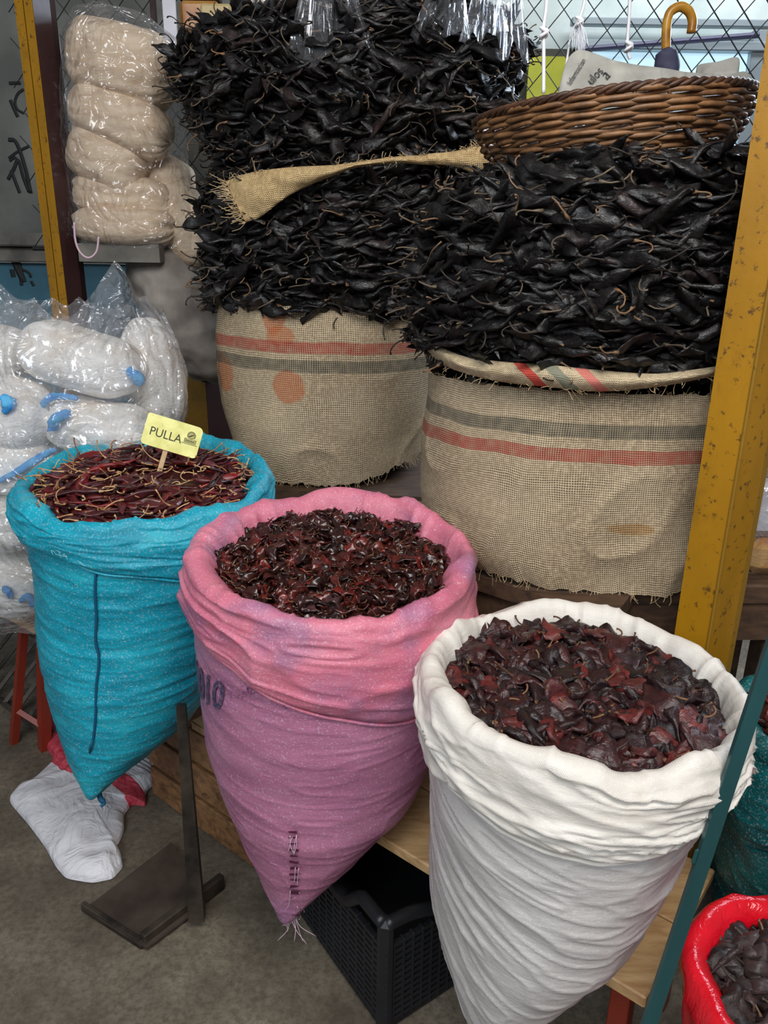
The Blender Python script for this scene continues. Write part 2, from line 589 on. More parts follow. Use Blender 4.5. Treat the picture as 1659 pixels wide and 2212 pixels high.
MT['wickerdark'] = simple('dark_willow', hexc(52, 32, 22), hexc(92, 60, 38), 30, .5, .001)
MT['paper'] = simple('newsprint', hexc(142, 141, 133), hexc(178, 176, 168), 12, .9)
MT['newsink'] = simple('newspaper_ink', hexc(62, 62, 62), rough=.8)
MT['film'] = film('clear_plastic_film', .045, haze=.05, scale=26, bd=.06)
MT['filmhazy'] = film('hazy_plastic_film', .05, haze=.20, rough=.10, scale=26, bd=.06)
MT['filmwet'] = film('shiny_plastic_film', .07, rough=.12, haze=.09, scale=40)
MT['filmpleat'] = film('pleated_plastic_film', .06, rough=.10, haze=.10, scale=70, stretch=(1, 1, .12), bd=.012)
MT['cream'] = simple('cream_husk_cloth', hexc(196, 170, 142), hexc(224, 204, 178), 12, .8, .004, stretch=(1, 1, 3))
MT['net'] = None
def _net():
    m, nt, bs = new_mat('white_net_cloth')
    v = coords(nt)
    c = ramp(nt, noise(nt, v, 10, 4), [(.3, hexc(226, 212, 194)), (.5, hexc(244, 241, 236)), (.8, hexc(250, 250, 248))])
    vo = nd(nt, 'ShaderNodeTexVoronoi', {'Vector': scaled(nt, v, (1, 1, 1.8)), 'Scale': 95.0}).outputs[0]
    c = mix(nt, ramp(nt, vo, [(.1, .35), (.45, 0.0)]), c, hexc(186, 176, 164))
    setc(nt, bs, c)
    bs.inputs['Roughness'].default_value = .75
    bump(nt, bs, vo, .4, .003)
    return m
MT['net'] = _net()
MT['blue'] = simple('blue_dyed_cloth', hexc(40, 134, 214), hexc(90, 180, 230), 40, .7)
MT['dusty'] = simple('dusty_grey_sackcloth', hexc(120, 112, 105), hexc(154, 146, 137), 10, .9, .003)
MT['wallgrey'] = simple('bare_grey_plaster', hexc(96, 98, 94), hexc(130, 132, 126), 3, .9, .003, detail=8)
MT['wallblue'] = simple('blue_wall_paint', hexc(44, 92, 112), hexc(70, 122, 140), 4, .6, .002, detail=8)
MT['ledge'] = simple('ledge_concrete', hexc(84, 82, 78), hexc(122, 118, 110), 8, .85, .002)
MT['graffiti'] = simple('black_spray_paint', hexc(24, 26, 26), rough=.7)
MT['wire'] = simple('dull_galvanised_wire', hexc(70, 74, 78), rough=.45, metal=.6)
MT['wiredark'] = simple('dark_wire', hexc(40, 42, 42), rough=.5, metal=.4)
MT['shopwall'] = simple('pale_shop_panel', hexc(176, 188, 186), hexc(200, 208, 206), 5, .6)
MT['shopframe'] = simple('grey_aluminium', hexc(150, 160, 166), rough=.4, metal=.3)
MT['lilac'] = simple('dark_lilac_bar', hexc(62, 60, 92), rough=.5)
MT['olive'] = simple('olive_yellow_panel', hexc(150, 152, 20), hexc(168, 168, 30), 10, .5)
MT['darkpanel'] = simple('dark_panel', hexc(46, 44, 34), rough=.6)
MT['string'] = simple('white_string', hexc(236, 236, 240), rough=.6)
MT['pinkstring'] = simple('pale_pink_string', hexc(206, 178, 190), rough=.6)
MT['umbrella'] = simple('navy_umbrella_cloth', hexc(50, 50, 74), hexc(72, 72, 98), 40, .7)
MT['cane'] = simple('varnished_cane', hexc(150, 96, 22), hexc(200, 146, 50), 30, .28)
MT['card'] = None
def _card():
    m, nt, bs = new_mat('yellow_card')
    v = coords(nt)
    c = ramp(nt, noise(nt, v, 30, 4), [(.35, hexc(226, 222, 128)), (.6, hexc(250, 246, 160))])
    c = mix(nt, ramp(nt, noise(nt, v, 180, 3), [(.66, 0.0), (.74, .5)]), c, hexc(150, 146, 80))
    setc(nt, bs, c)
    bs.inputs['Roughness'].default_value = .5
    return m
MT['card'] = _card()
MT['cardink'] = simple('dark_card_ink', hexc(58, 54, 30), rough=.6)
MT['cardgrey'] = simple('faded_card_ink', hexc(176, 172, 104), rough=.6)
MT['stick'] = simple('pale_wooden_stick', hexc(196, 160, 120), hexc(214, 182, 144), 40, .7)
MT['red'] = None
def _red():
    m, nt, bs = new_mat('glossy_red_plastic')
    v = coords(nt)
    setc(nt, bs, ramp(nt, noise(nt, v, 12, 3), [(.3, hexc(196, 8, 26)), (.7, hexc(226, 20, 40))]))
    bs.inputs['Roughness'].default_value = .22
    bs.inputs['Specular IOR Level'].default_value = .6
    bump(nt, bs, noise(nt, v, 38, 3, .6, 1.2), .5, .006)
    return m
MT['red'] = _red()
def _floorsack():
    m, nt, bs = new_mat('white_printed_sackcloth')
    uv = nd(nt, 'ShaderNodeSeparateXYZ', {0: coords(nt, 'UV')})
    v = coords(nt)
    c = ramp(nt, noise(nt, v, 9, 4), [(.3, hexc(206, 205, 210)), (.7, hexc(234, 233, 238))])
    red = ramp(nt, noise(nt, v, 60, 3), [(.35, hexc(196, 54, 74)), (.75, hexc(216, 96, 108))])
    for a, b in ((.205, .285),):
        f = math_(nt, 'MULTIPLY', math_(nt, 'GREATER_THAN', uv.outputs[1], a), math_(nt, 'LESS_THAN', uv.outputs[1], b))
        c = mix(nt, f, c, red)
    setc(nt, bs, c)
    bs.inputs['Roughness'].default_value = .55
    b1 = bump(nt, bs, noise(nt, v, 190, 2), .25, .001)
    cr = math_(nt, 'ABSOLUTE', math_(nt, 'SUBTRACT', noise(nt, v, 11, 3, .55, 1.2), .5))
    bump(nt, bs, cr, .7, .024, b1)
    return m
MT['floorsack'] = _floorsack()
MT['greyprint'] = simple('grey_print', hexc(120, 116, 120), rough=.7)
MT['amber'] = simple('amber_packet', hexc(170, 104, 36), hexc(206, 160, 90), 14, .35)
MT['tanpaper'] = simple('tan_packet', hexc(196, 172, 116), hexc(216, 198, 150), 14, .5)
MT['lightstrip'] = simple('pale_plastic_strip', hexc(196, 196, 204), hexc(216, 216, 224), 14, .4)
MT['darkbrown'] = simple('dark_brown_board', hexc(52, 30, 22), rough=.6)
def _lit():
    m, nt, bs = new_mat('lit_shop_window')
    bs.inputs['Base Color'].default_value = hexc(200, 228, 240) + (1,)
    bs.inputs['Emission Color'].default_value = hexc(196, 232, 252) + (1,)
    bs.inputs['Emission Strength'].default_value = .85
    bs.inputs['Roughness'].default_value = .2
    return m
MT['lit'] = _lit()
# ------------------------------------------------------------------ the setting
def struct(o, **kw):
    o['kind'] = 'structure'
    return o


def slab(name, c, size, mat, R=None, bevel=0.0):
    return struct(MB().box(c, size, R, bevel).build(name, mat))


slab('floor', (0, 2, -.05), (9, 9, .1), MT['floor'])
wl = slab('wall_left', (-1.75, 3.26, 2.6), (3.9, .1, 2.2), MT['wallgrey'])
wlb = slab('wall_left_lower', (-1.75, 3.25, .74), (3.9, .1, 1.37), MT['wallblue'])
slab('trim_1', (-1.75, 3.2, 1.515), (3.9, .16, .05), MT['ledge'], None, .006)
slab('trim_2', (-1.75, 3.22, 1.46), (3.9, .12, .06), MT['ledge'], None, .006)
slab('wall_back', (1.7, 4.3, 1.9), (3.6, .1, 3.6), MT['shopwall'])
slab('wall_back_dado', (1.7, 4.22, .75), (3.6, .06, 1.5), MT['darkpanel'])


def stroke(name, pts, Y, r, mat, root, k=6):
    P = smoothpath([atY(x, y, Y) for x, y in pts], 30)
    V, F = tube(P, r, k, 1.0)
    V[:, 1] = Y + (V[:, 1] - Y) * .12
    return mesh(name, V, F, mat, root)


for pts, r in (([(-8, 204), (5, 203), (17, 203)], .006), ([(24, 216), (12, 226), (6, 244), (12, 260), (26, 268)], .005),
               ([(-4, 240), (4, 258), (13, 276)], .007), ([(-6, 326), (8, 328), (20, 350), (34, 392), (46, 440)], .008),
               ([(-4, 366), (14, 352), (40, 338)], .005), ([(-4, 412), (8, 388), (17, 370), (28, 404), (42, 438)], .007),
               ([(2, 392), (12, 416), (22, 440)], .007), ([(-2, 372), (10, 364), (16, 374)], .005)):
    stroke('graffiti', pts, 3.206, r, MT['graffiti'], wl)
for pts, r in (([(12, 585), (22, 606), (34, 628)], .012), ([(24, 590), (30, 612), (38, 632)], .010), ([(10, 606), (14, 622)], .010),
               ([(30, 604), (46, 612), (52, 622)], .006), ([(32, 580), (46, 575), (62, 576), (70, 584)], .003), ([(52, 630), (58, 640)], .006),
               ([(28, 612), (32, 640)], .007)):
    stroke('graffiti', pts, 3.196, r, MT['graffiti'], wlb)

# the shop across the aisle: frames, lit window, coloured panel
def quadbox(x0, y0, x1, y1, Y, th):
    a, b = atY(x0, y0, Y), atY(x1, y1, Y)
    return ((a + b) / 2 + [0, th / 2, 0], (abs(b[0] - a[0]), th, abs(a[2] - b[2])))


w1 = struct(MB().box(*quadbox(1218, 92, 1600, 330, 4.2, .02)).build('window_1', MT['lit']))
mb = MB()
mb.box(*quadbox(1600, 40, 1618, 330, 4.16, .05), None, .004)
mb.box(*quadbox(1205, 72, 1640, 86, 4.14, .07), None, .004)
mb.box(*quadbox(1205, 24, 1640, 34, 4.16, .05), None, .004)
mb.build('window_frame', MT['shopframe'], w1)
mb = MB().tube([atY(1222, 95, 4.08), atY(1608, 52, 4.08)], .013, 8)
mb.build('frame_bar', MT['lilac'], w1)
root = thing('shop_sign', 'olive yellow panel in a dark frame behind the chain link, left of the bright window', 'sign', atY(1155, 190, 4.15))
c, s = quadbox(1098, 96, 1212, 216, 4.17, .03)
MB().box(c, s).build('sign_frame', MT['darkpanel'], root)
c, s = quadbox(1114, 112, 1204, 216, 4.14, .03)
MB().box(c, s).build('sign_panel', MT['olive'], root)


def chain_link(name, label, x0, y0, x1, y1, Y, pitch, r, mat, frame=True):
    a, b = atY(x0, y1, Y), atY(x1, y0, Y)
    root = thing(name, label, 'fence', a)
    W, Hh = b[0] - a[0], b[2] - a[2]
    mb = MB()
    n = int((W + Hh) / pitch) + 2
    for k in range(-n, n):
        for sg in (1, -1):
            # line x = k*pitch + sg*z*.85
            pts = []
            x_of = lambda z: k * pitch + sg * z * .85
            zs = np.linspace(0, Hh, 13)
            xs = np.array([x_of(z) for z in zs]) if sg == 1 else np.array([x_of(z) for z in zs]) + Hh * .85
            ok = (xs >= 0) & (xs <= W)
            if ok.sum() < 2: continue
            z_ = zs[ok]; x_ = xs[ok]
            P = np.stack([a[0] + x_, np.full(len(x_), Y + sg * r * .9), a[2] + z_], 1)
            mb.tube(P, r, 5)
    mb.build('wire_mesh', mat, root)
    if frame:
        MB().tube([a + [0, 0, Hh], b], r * 4, 8).build('frame_rail', mat, root)
        MB().tube([a, a + [W, 0, 0]], r * 4, 8).build('frame_rail', mat, root)
    return root


chain_link('chain_link_fence', 'grey chain link fence with small diamonds before the bright shop window', 1060, -70, 1720, 330, 2.95, .100, .0018, MT['wire'])
chain_link('chain_link_fence', 'second chain link fence seen through the first, nearer the shop window', 1060, -70, 1720, 330, 3.7, .125, .0016, MT['wire'])
chain_link('chain_link_fence', 'dark chain link fence before the grey wall beside the yellow and brown post', 55, -70, 470, 560, 2.95, .088, .0017, MT['wiredark'])

# posts
def post(name, label, base, w, ang, z1, mats, seams):
    root = thing(name, label, 'post', (base[0], base[1], 0))
    R = rotz(ang)
    V, F = [], []
    c = np.array([base[0], base[1], z1 / 2]) + R @ np.array([0, w / 2 + .0, 0])
    MB().box(c, (w, w, z1), R, .004).build('post_shaft', mats[0], root)
    for (lx, ly, ww, dd, nm, mt) in seams:
        cc = np.array([base[0], base[1], z1 / 2]) + R @ np.array([lx, ly, 0])
        MB().box(cc, (ww, dd, z1 - .004), R, .002).build(nm, mt, root)
    return root


# right post: a square tube standing edge-on, its wide yellow face to the left
A = atY(1467, 1330, 1.30); Bp = atY(1543, 1330, 1.265); Cp = atY(1592, 1330, 1.31)
root = thing('yellow_post', 'yellow painted steel post in front of the right burlap bale', 'post', (Bp[0], Bp[1], 0))
A, Bp, Cp = A.copy(), Bp.copy(), Cp.copy()
e1 = (A - Bp)[:2]; e2 = (Cp - Bp)[:2]
D = Bp[:2] + e1 + e2
mb = MB().prism([A[:2], Bp[:2], Cp[:2], D][::1], 0.0, 2.9)
mb.build('post_shaft', MT['yellow'], root)
# weld lip along the seam and the thin edge strip
u1 = e1 / np.linalg.norm(e1); u2 = e2 / np.linalg.norm(e2)
mb = MB().tube([np.array([Bp[0], Bp[1], .0]), np.array([Bp[0], Bp[1], 2.9])], .0035, 8)
mb.build('corner_bead', MT['yellowdull'], root)
q = Cp[:2] + u2 * .006
mb = MB().prism([Cp[:2] + u2 * .001, q + u2 * .012 + u1 * 0, q + u2 * .012 + u1 * .02, Cp[:2] + u2 * .001 + u1 * .02], 0.0, 2.9)
mb.build('edge_strip', MT['yellowdull'], root)

# left post: yellow channel with a groove, dark brown angle iron welded to it
a0, b0, c0 = atY(92, 640, 2.44), atY(127, 640, 2.40), atY(161, 640, 2.45)
root = thing('yellow_post', 'slim yellow post with a dark brown side at the left wall', 'post', (b0[0], b0[1], 0))
m0 = (a0 + b0) / 2
mb = MB()
for p, q in ((a0, m0 - .002 * (b0 - a0) / np.linalg.norm(b0 - a0)), (m0 + .002 * (b0 - a0) / np.linalg.norm(b0 - a0), b0)):
    mb.prism([p[:2], q[:2], q[:2] + [0, .03], p[:2] + [0, .03]], 0, 2.9)
mb.build('yellow_channel', MT['yellow'], root)
MB().prism([b0[:2] + [.001, 0], c0[:2], c0[:2] + [0, .04], b0[:2] + [.001, .04]], 0, 2.9).build('brown_angle', MT['brown'], root)

# the yellow pillar foot between the net bundles and the left bale
a0, b0, c0 = atY(392, 950, 2.78), atY(446, 950, 2.72), atY(500, 950, 2.8)
root = thing('yellow_post', 'dull yellow post behind the turquoise sack and left of the burlap bale', 'post', (b0[0], b0[1], 0))
MB().prism([a0[:2], b0[:2], b0[:2] + [.0, .05], a0[:2] + [0, .05]], 0, 1.5).build('yellow_face', MT['yellowdull'], root)
MB().prism([b0[:2] + [.001, 0], c0[:2], c0[:2] + [0, .05], b0[:2] + [.001, .05]], 0, 1.5).build('brown_face', MT['brown'], root)

# ------------------------------------------------------------------ lofted sacks and stacks
class Loft:
    """upright body with elliptical rings: rows of (image row, left, right, front depth, back depth)"""
    def __init__(s, rows, tilt=0.0, zmin_back=None, sm=9, n=240, fade=.55):
        rows = np.asarray(rows, float)
        t = (rows[:, 0] - rows[0, 0]) / (rows[-1, 0] - rows[0, 0])
        Yc = (rows[:, 3] + rows[:, 4]) / 2
        L = np.array([atY(r[1], r[0], y) for r, y in zip(rows, Yc)])
        Rr = np.array([atY(r[2], r[0], y) for r, y in zip(rows, Yc)])
        c = (L + Rr) / 2
        X = (Rr - L) / 2
        Yv = np.stack([0 * t, (rows[:, 4] - rows[:, 3]) / 2, 0 * t], 1)
        s.t = np.linspace(0, 1, n)
        f = lambda A: np.stack([s._sm(np.interp(s.t, t, A[:, k]), sm) for k in range(3)], 1)
        s.c, s.X, s.Y = f(c), f(X), f(Yv)
        s.Y[:, 2] += tilt * s.Y[:, 1] * np.clip(1 - s.t / fade, 0, 1)
        if zmin_back is not None:
            need = zmin_back - (s.c[:, 2] + s.Y[:, 2])
            s.Y[:, 2] += np.clip(need, 0, None)
        s.n = n

    @staticmethod
    def _sm(a, w):
        k = np.hanning(w + 2)[1:-1]; k /= k.sum()
        p = w // 2
        b = np.concatenate([2 * a[0] - a[p:0:-1], a, 2 * a[-1] - a[-2:-p - 2:-1]])
        return np.convolve(b, k, 'valid')

    def S(s, th, t):
        th, t = np.broadcast_arrays(np.asarray(th, float), np.asarray(t, float))
        i = np.clip(t, 0, 1) * (s.n - 1)
        g = lambda A: np.stack([np.interp(i, np.arange(s.n), A[:, k]) for k in range(3)], -1)
        return g(s.c) + g(s.X) * np.cos(th)[..., None] + g(s.Y) * np.sin(th)[..., None]

    def N(s, th, t):
        e = 1e-3
        du = s.S(th + e, t) - s.S(th - e, t)
        dv = s.S(th, np.clip(t + .01, 0, 1)) - s.S(th, np.clip(t - .01, 0, 1))
        n = np.cross(du, dv)
        n /= np.linalg.norm(n, axis=-1)[..., None] + 1e-9
        i = np.clip(np.broadcast_to(t, np.shape(th)) * (s.n - 1), 0, s.n - 1).astype(int)
        out = np.sum(n * (s.S(th, t) - s.c[i]), -1)
        return n * np.sign(out + 1e-12)[..., None]

    def find(s, pts):
        """(angle, t) of the front points seen at image points"""
        th = np.linspace(-math.pi, 0, 181)[None, :]
        t = np.linspace(0, 1, 241)[:, None]
        P = project(s.S(th + 0 * t, t + 0 * th))
        out = []
        for x, y in pts:
            d = (P[..., 0] - x) ** 2 + (P[..., 1] - y) ** 2
            k = np.unravel_index(np.argmin(d), d.shape)
            out.append((th[0, k[1]], t[k[0], 0]))
        return np.array(out)


def project(P):
    p = np.asarray(P) - CAMP
    fz = p[..., 1] * math.cos(PITCH) - p[..., 2] * math.sin(PITCH)
    b = (-p[..., 1] * math.sin(PITCH) - p[..., 2] * math.cos(PITCH)) / fz
    a = p[..., 0] / fz
    c, s = math.cos(ROLL), math.sin(ROLL)
    return np.stack([829.5 + F_PX * (c * a + s * b), 1106 + F_PX * (-s * a + c * b)], -1)


def th_grid(n):
    return np.linspace(math.pi / 2 - 2 * math.pi, math.pi / 2, n)


def phi(th):
    """angle from the front, left negative, right positive"""
    return (np.asarray(th) + math.pi / 2 + math.pi) % (2 * math.pi) - math.pi


def sack(name, label, lf, mats, hem, seed, wr=(.0045, 24, .05, .3), group='open sacks of dried chillies', cuffwr=.005, base=None):
    """body, rolled cuff; hem = image points of the cuff's lower edge, left to right"""
    mb_, mc_ = mats
    root = thing(name, label, 'sack', base if base is not None else lf.S(-math.pi / 2, .8), group)
    amp, nw, sag, f0 = wr
    th = th_grid(281)
    t = np.linspace(.012, 1, 230)
    TH, T = np.meshgrid(th, t)
    P = lf.S(TH, T)
    Nn = lf.N(TH, T)
    ph = phi(TH)

    def wrinkle(TH, T, sd):
        ph = phi(TH)
        q = T - sag * (1 - ((ph - f0) / 1.6) ** 2)
        c, s_ = np.cos(TH), np.sin(TH)
        base_ = np.stack([c * 1.6, s_ * 1.6, q * nw], -1)
        w = ridge(base_, sd) * .6 + .5 * ridge(base_ * [1.5, 1.5, 2.1], sd + 3) ** 3
        return w + .9 * vn(np.stack([c * 1.5, s_ * 1.5, T * 4], -1), sd + 5)
    P = P + Nn * (amp * wrinkle(TH, T, seed) * np.clip((1 - T) * 9, 0, 1))[..., None]
    r = np.linalg.norm(lf.X, axis=1).max()
    h = np.linalg.norm(lf.c[0] - lf.c[-1])
    uv = np.stack([TH * r, T * h], -1).reshape(-1, 2)
    part('sack_body', P.reshape(-1, 3), grid_faces(*TH.shape), mb_, root, uv=uv)
    # cuff
    hp = lf.find(hem)
    hph = phi(hp[:, 0]); o = np.argsort(hph)
    th_h = np.interp(phi(th), hph[o], hp[o, 1])
    th_h = th_h + .006 * vn(np.stack([np.cos(th) * 5, np.sin(th) * 5, 0 * th], -1), seed + 9)
    c0 = lf.c[0]
    R0 = lf.S(th, 0 * th)
    nh = R0 - c0; nh[:, 2] = 0; nh /= np.linalg.norm(nh, axis=1)[:, None]
    cs = np.stack([np.cos(th), np.sin(th), 0 * th], -1)
    wob = .012 * vn(cs * 2.2, seed + 21) + .008 * vn(cs * 5, seed + 22) + .005 * ridge(cs * 7, seed + 24) ** 3
    wid = 1.1 + .6 * vn(cs * 3.5, seed + 23) + .35 * ridge(cs * 6, seed + 25) ** 2
    rows, vv = [], []
    up = np.array([0, 0, 1.0])
    for dn, dz, w in ((-.040, -.14, .2), (-.036, -.09, .5), (-.031, -.05, .8), (-.027, -.022, 1), (-.021, -.004, 1), (-.012, .008, 1), (-.003, .011, 1), (.005, .007, 1)):
        wd = wid if dz > -.06 else np.ones_like(wid)
        rows.append(R0 + nh * (dn * wd)[:, None] + up * (dz + wob * w)[:, None])
        vv.append(-dz)
    K = 46
    for j in range(1, K + 1):
        s_ = j / K
        tj = th_h * s_
        off = .010 + .006 * math.sin(math.pi * s_) - (.009 * max(0, (s_ - .94) / .06))
        w = wrinkle(th, tj * 1.0 + .4, seed + 40) * cuffwr * min(1, 5 * s_) * min(1, (1 - s_) * 8 + .3)
        w = w + (.008 * ridge(np.stack([np.cos(th) * 1.3, np.sin(th) * 1.3, s_ * 3.4 + .5 * np.sin(th * 1.0 + seed)], -1), seed + 50) ** 2 + .004 * ridge(np.stack([np.cos(th) * 2.0, np.sin(th) * 2.0, s_ * 8 + 0 * th], -1), seed + 51) ** 2) * min(1, (1 - s_) * 6)
        rows.append(lf.S(th, tj) + lf.N(th, tj) * (off + w)[:, None] + up * (wob * max(0, 1 - s_ * 2.5))[:, None])
        vv.append(s_ * .22)
    P = np.array(rows)
    uv = np.stack([np.broadcast_to(th * r, P.shape[:2]), np.broadcast_to(np.array(vv)[:, None], P.shape[:2])], -1).reshape(-1, 2)
    part('rolled_cuff', P.reshape(-1, 3), grid_faces(*P.shape[:2]), mc_, root, uv=uv)
    # rolled hem cord
    rows = [lf.S(th, th_h) + lf.N(th, th_h) * (.0065)]
    V, F = tube(rows[0][1:-1], .0032, 6)
    part('hem_edge', V, F, mc_, root)
    return root


def on_sack(lf, pts, off=.004):
    q = lf.find(pts)
    return lf.S(q[:, 0], q[:, 1]) + lf.N(q[:, 0], q[:, 1]) * off


LF_T = Loft([(1045, 66, 567, 1.35, 1.9), (1145, 83, 566, 1.35, 1.9), (1222, 103, 549, 1.36, 1.9), (1327, 108, 530, 1.37, 1.88), (1403, 122, 509, 1.37, 1.87), (1470, 136, 482, 1.38, 1.85), (1537, 153, 436, 1.39, 1.8), (1595, 179, 365, 1.4, 1.76), (1652, 219, 295, 1.41, 1.7), (1690, 236, 252, 1.42, 1.6), (1717, 238, 246, 1.44, 1.5)], tilt=.07)
LF_P = Loft([(1190, 429, 1014, 1.09, 1.57), (1292, 430, 1008, 1.09, 1.58), (1386, 444, 990, 1.09, 1.58), (1479, 456, 974, 1.09, 1.58), (1572, 465, 964, 1.1, 1.57), (1665, 500, 921, 1.1, 1.55), (1758, 544, 835, 1.12, 1.5), (1833, 585, 752, 1.14, 1.46), (1898, 625, 685, 1.15, 1.4), (1949, 656, 664, 1.17, 1.24)], tilt=.12)
LF_W = Loft([(1450, 936, 1595, 0.79, 1.27), (1580, 941, 1535, 0.79, 1.28), (1710, 949, 1477, 0.79, 1.28), (1840, 951, 1407, 0.8, 1.28), (1926, 958, 1293, 0.82, 1.27), (1995, 976, 1212, 0.84, 1.25), (2056, 1002, 1165, 0.86, 1.22), (2116, 1021, 1130, 0.87, 1.15), (2177, 1054, 1124, 0.89, 0.98)], tilt=0.0)

sk_t = sack('chilli_sack', 'turquoise woven plastic sack with folded cuff, full of thin red chillies', LF_T, (MT['teal'], MT['teal']),
            [(38, 1158), (70, 1194), (136, 1221), (204, 1250), (300, 1258), (420, 1262), (540, 1240), (575, 1170)], 3, wr=(.0036, 26, .03, .1))
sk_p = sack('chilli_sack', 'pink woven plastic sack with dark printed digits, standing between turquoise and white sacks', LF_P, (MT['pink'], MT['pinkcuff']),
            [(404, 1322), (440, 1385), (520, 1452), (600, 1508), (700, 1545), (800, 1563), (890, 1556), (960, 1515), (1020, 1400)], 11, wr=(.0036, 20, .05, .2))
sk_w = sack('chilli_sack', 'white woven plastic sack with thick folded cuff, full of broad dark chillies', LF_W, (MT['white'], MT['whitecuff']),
            [(914, 1545), (960, 1650), (1030, 1712), (1110, 1782), (1200, 1826), (1300, 1842), (1400, 1826), (1480, 1790), (1530, 1740), (1590, 1640)], 23, wr=(.0050, 22, .11, .5), cuffwr=.008)

# turquoise side seam, threads, straw
P = on_sack(LF_T, [(213, 1252), (211, 1300), (217, 1350), (219, 1400), (224, 1440), (222, 1500), (220, 1560), (219, 1610), (213, 1640), (216, 1690), (214, 1735)], .004)
V, F = tube(smoothpath(P, 60), .0028, 6); part('side_seam', V, F, MT['seamblue'], sk_t)
P = on_sack(LF_T, [(228, 1262), (204, 1262)], .012)
tip = LF_T.S(-math.pi / 2, 1.0)
V, F = tube(smoothpath([tip + [0, 0, .012], tip + [.004, -.004, -.006], tip + [.012, -.006, -.016], tip + [.006, -.01, -.022]], 14), [.006] * 8 + [.004] * 6, 6)
part('knotted_tip', V, F, MT['seamblue'], sk_t)
for k in range(30):   # frayed slit under the turquoise cuff
    x = 72 + RNG.uniform(0, 130)
    y = 1178 + (x - 72) * .42 + RNG.uniform(-3, 3)
    P = on_sack(LF_T, [(x, y), (x + RNG.uniform(4, 8), y + RNG.uniform(-2, 5)), (x + RNG.uniform(8, 15), y + RNG.uniform(0, 9))], .020)
    V, F = tube(smoothpath(P, 6), .00045, 4); part('frayed_thread', V, F, MT['tealthread'], sk_t)

# pink sack: printed digits, purple smears, ladder of torn threads, fringe
V, F = text_mesh('8010', 1.0, .022)
V = np.array(V); V[:, 0] = (V[:, 0] - V[:, 0].min()) / (V[:, 0].max() - V[:, 0].min()); V[:, 1] = (V[:, 1] - V[:, 1].min()) / (V[:, 1].max() - V[:, 1].min())
tl, tr_, bl, br_ = [np.array(p, float) for p in ((438, 1428), (506, 1482), (448, 1506), (500, 1544))]
q = LF_P.find([tuple((tl * (1 - u) + tr_ * u) * v + (bl * (1 - u) + br_ * u) * (1 - v)) for u, v in V[:, :2]])
# smooth mapping: affine fit of the four corners in (angle, t)
C4 = LF_P.find([tuple(tl), tuple(tr_), tuple(bl), tuple(br_)])
u, v = V[:, :1], V[:, 1:2]
uvp = (C4[0] * (1 - u) + C4[1] * u) * v + (C4[2] * (1 - u) + C4[3] * u) * (1 - v)
W = LF_P.S(uvp[:, 0], uvp[:, 1]) + LF_P.N(uvp[:, 0], uvp[:, 1]) * .0075
part('printed_digits', W, F, MT['ink'], sk_p, smooth=False)
rg = np.random.default_rng(5)


def smear(pts, n, wd, mat, name, root, lf, off=.0065):
    mb = MB()
    base_ = smoothpath([(x, y, 0) for x, y in pts], 60)
    px_ = [tuple(base_[rg.integers(60)][:2] + rg.normal(0, wd, 2)) for _ in range(n)]
    q = lf.find(px_)
    C = lf.S(q[:, 0], q[:, 1]) + lf.N(q[:, 0], q[:, 1]) * off
    Nn = lf.N(q[:, 0], q[:, 1])
    for c, nn_ in zip(C, Nn):
        a = np.cross(nn_, [0, 0, 1.0]); a /= np.linalg.norm(a); b = np.cross(nn_, a)
        k = rg.uniform(.0008, .0022); k2 = rg.uniform(.0008, .002)
        mb.add([c + a * k * math.cos(x) + b * k2 * math.sin(x) for x in np.linspace(0, 2 * math.pi, 7)[:-1]], [tuple(range(6))])
    mb.build(name, mat, root)


smear([(510, 1510), (540, 1505), (565, 1492), (590, 1500), (625, 1522)], 150, 5, MT['purple'], 'dye_smear', sk_p, LF_P)
# torn ladder near the tip
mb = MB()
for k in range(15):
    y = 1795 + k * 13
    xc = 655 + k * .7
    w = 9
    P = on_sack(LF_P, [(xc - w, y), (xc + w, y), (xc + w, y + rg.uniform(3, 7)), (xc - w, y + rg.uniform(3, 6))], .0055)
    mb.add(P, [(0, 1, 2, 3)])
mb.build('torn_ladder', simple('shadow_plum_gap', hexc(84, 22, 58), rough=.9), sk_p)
for k in range(9):
    x0 = 640 + rg.uniform(0, 32); y0 = rg.uniform(1800, 1960)
    P = on_sack(LF_P, [(x0, y0), (x0 + rg.uniform(-4, 4), y0 + rg.uniform(15, 25)), (x0 + rg.uniform(-6, 6), y0 + rg.uniform(30, 45))], .008)
    V, F = tube(smoothpath(P, 8), .0007, 4); part('loose_thread', V, F, MT['thread'], sk_p)
tip = LF_P.S(-math.pi / 2, .99)
for k in range(8):
    d = np.array([rg.uniform(-.03, .05), rg.uniform(-.02, .01), -rg.uniform(.03, .07)])
    V, F = tube(smoothpath([tip + [rg.uniform(-.012, .014), 0, .012], tip + d * .4 + [rg.uniform(-.012, .012), -.004, 0], tip + d], 10), .0007, 4)
    part('loose_thread', V, F, MT['thread'], sk_p)
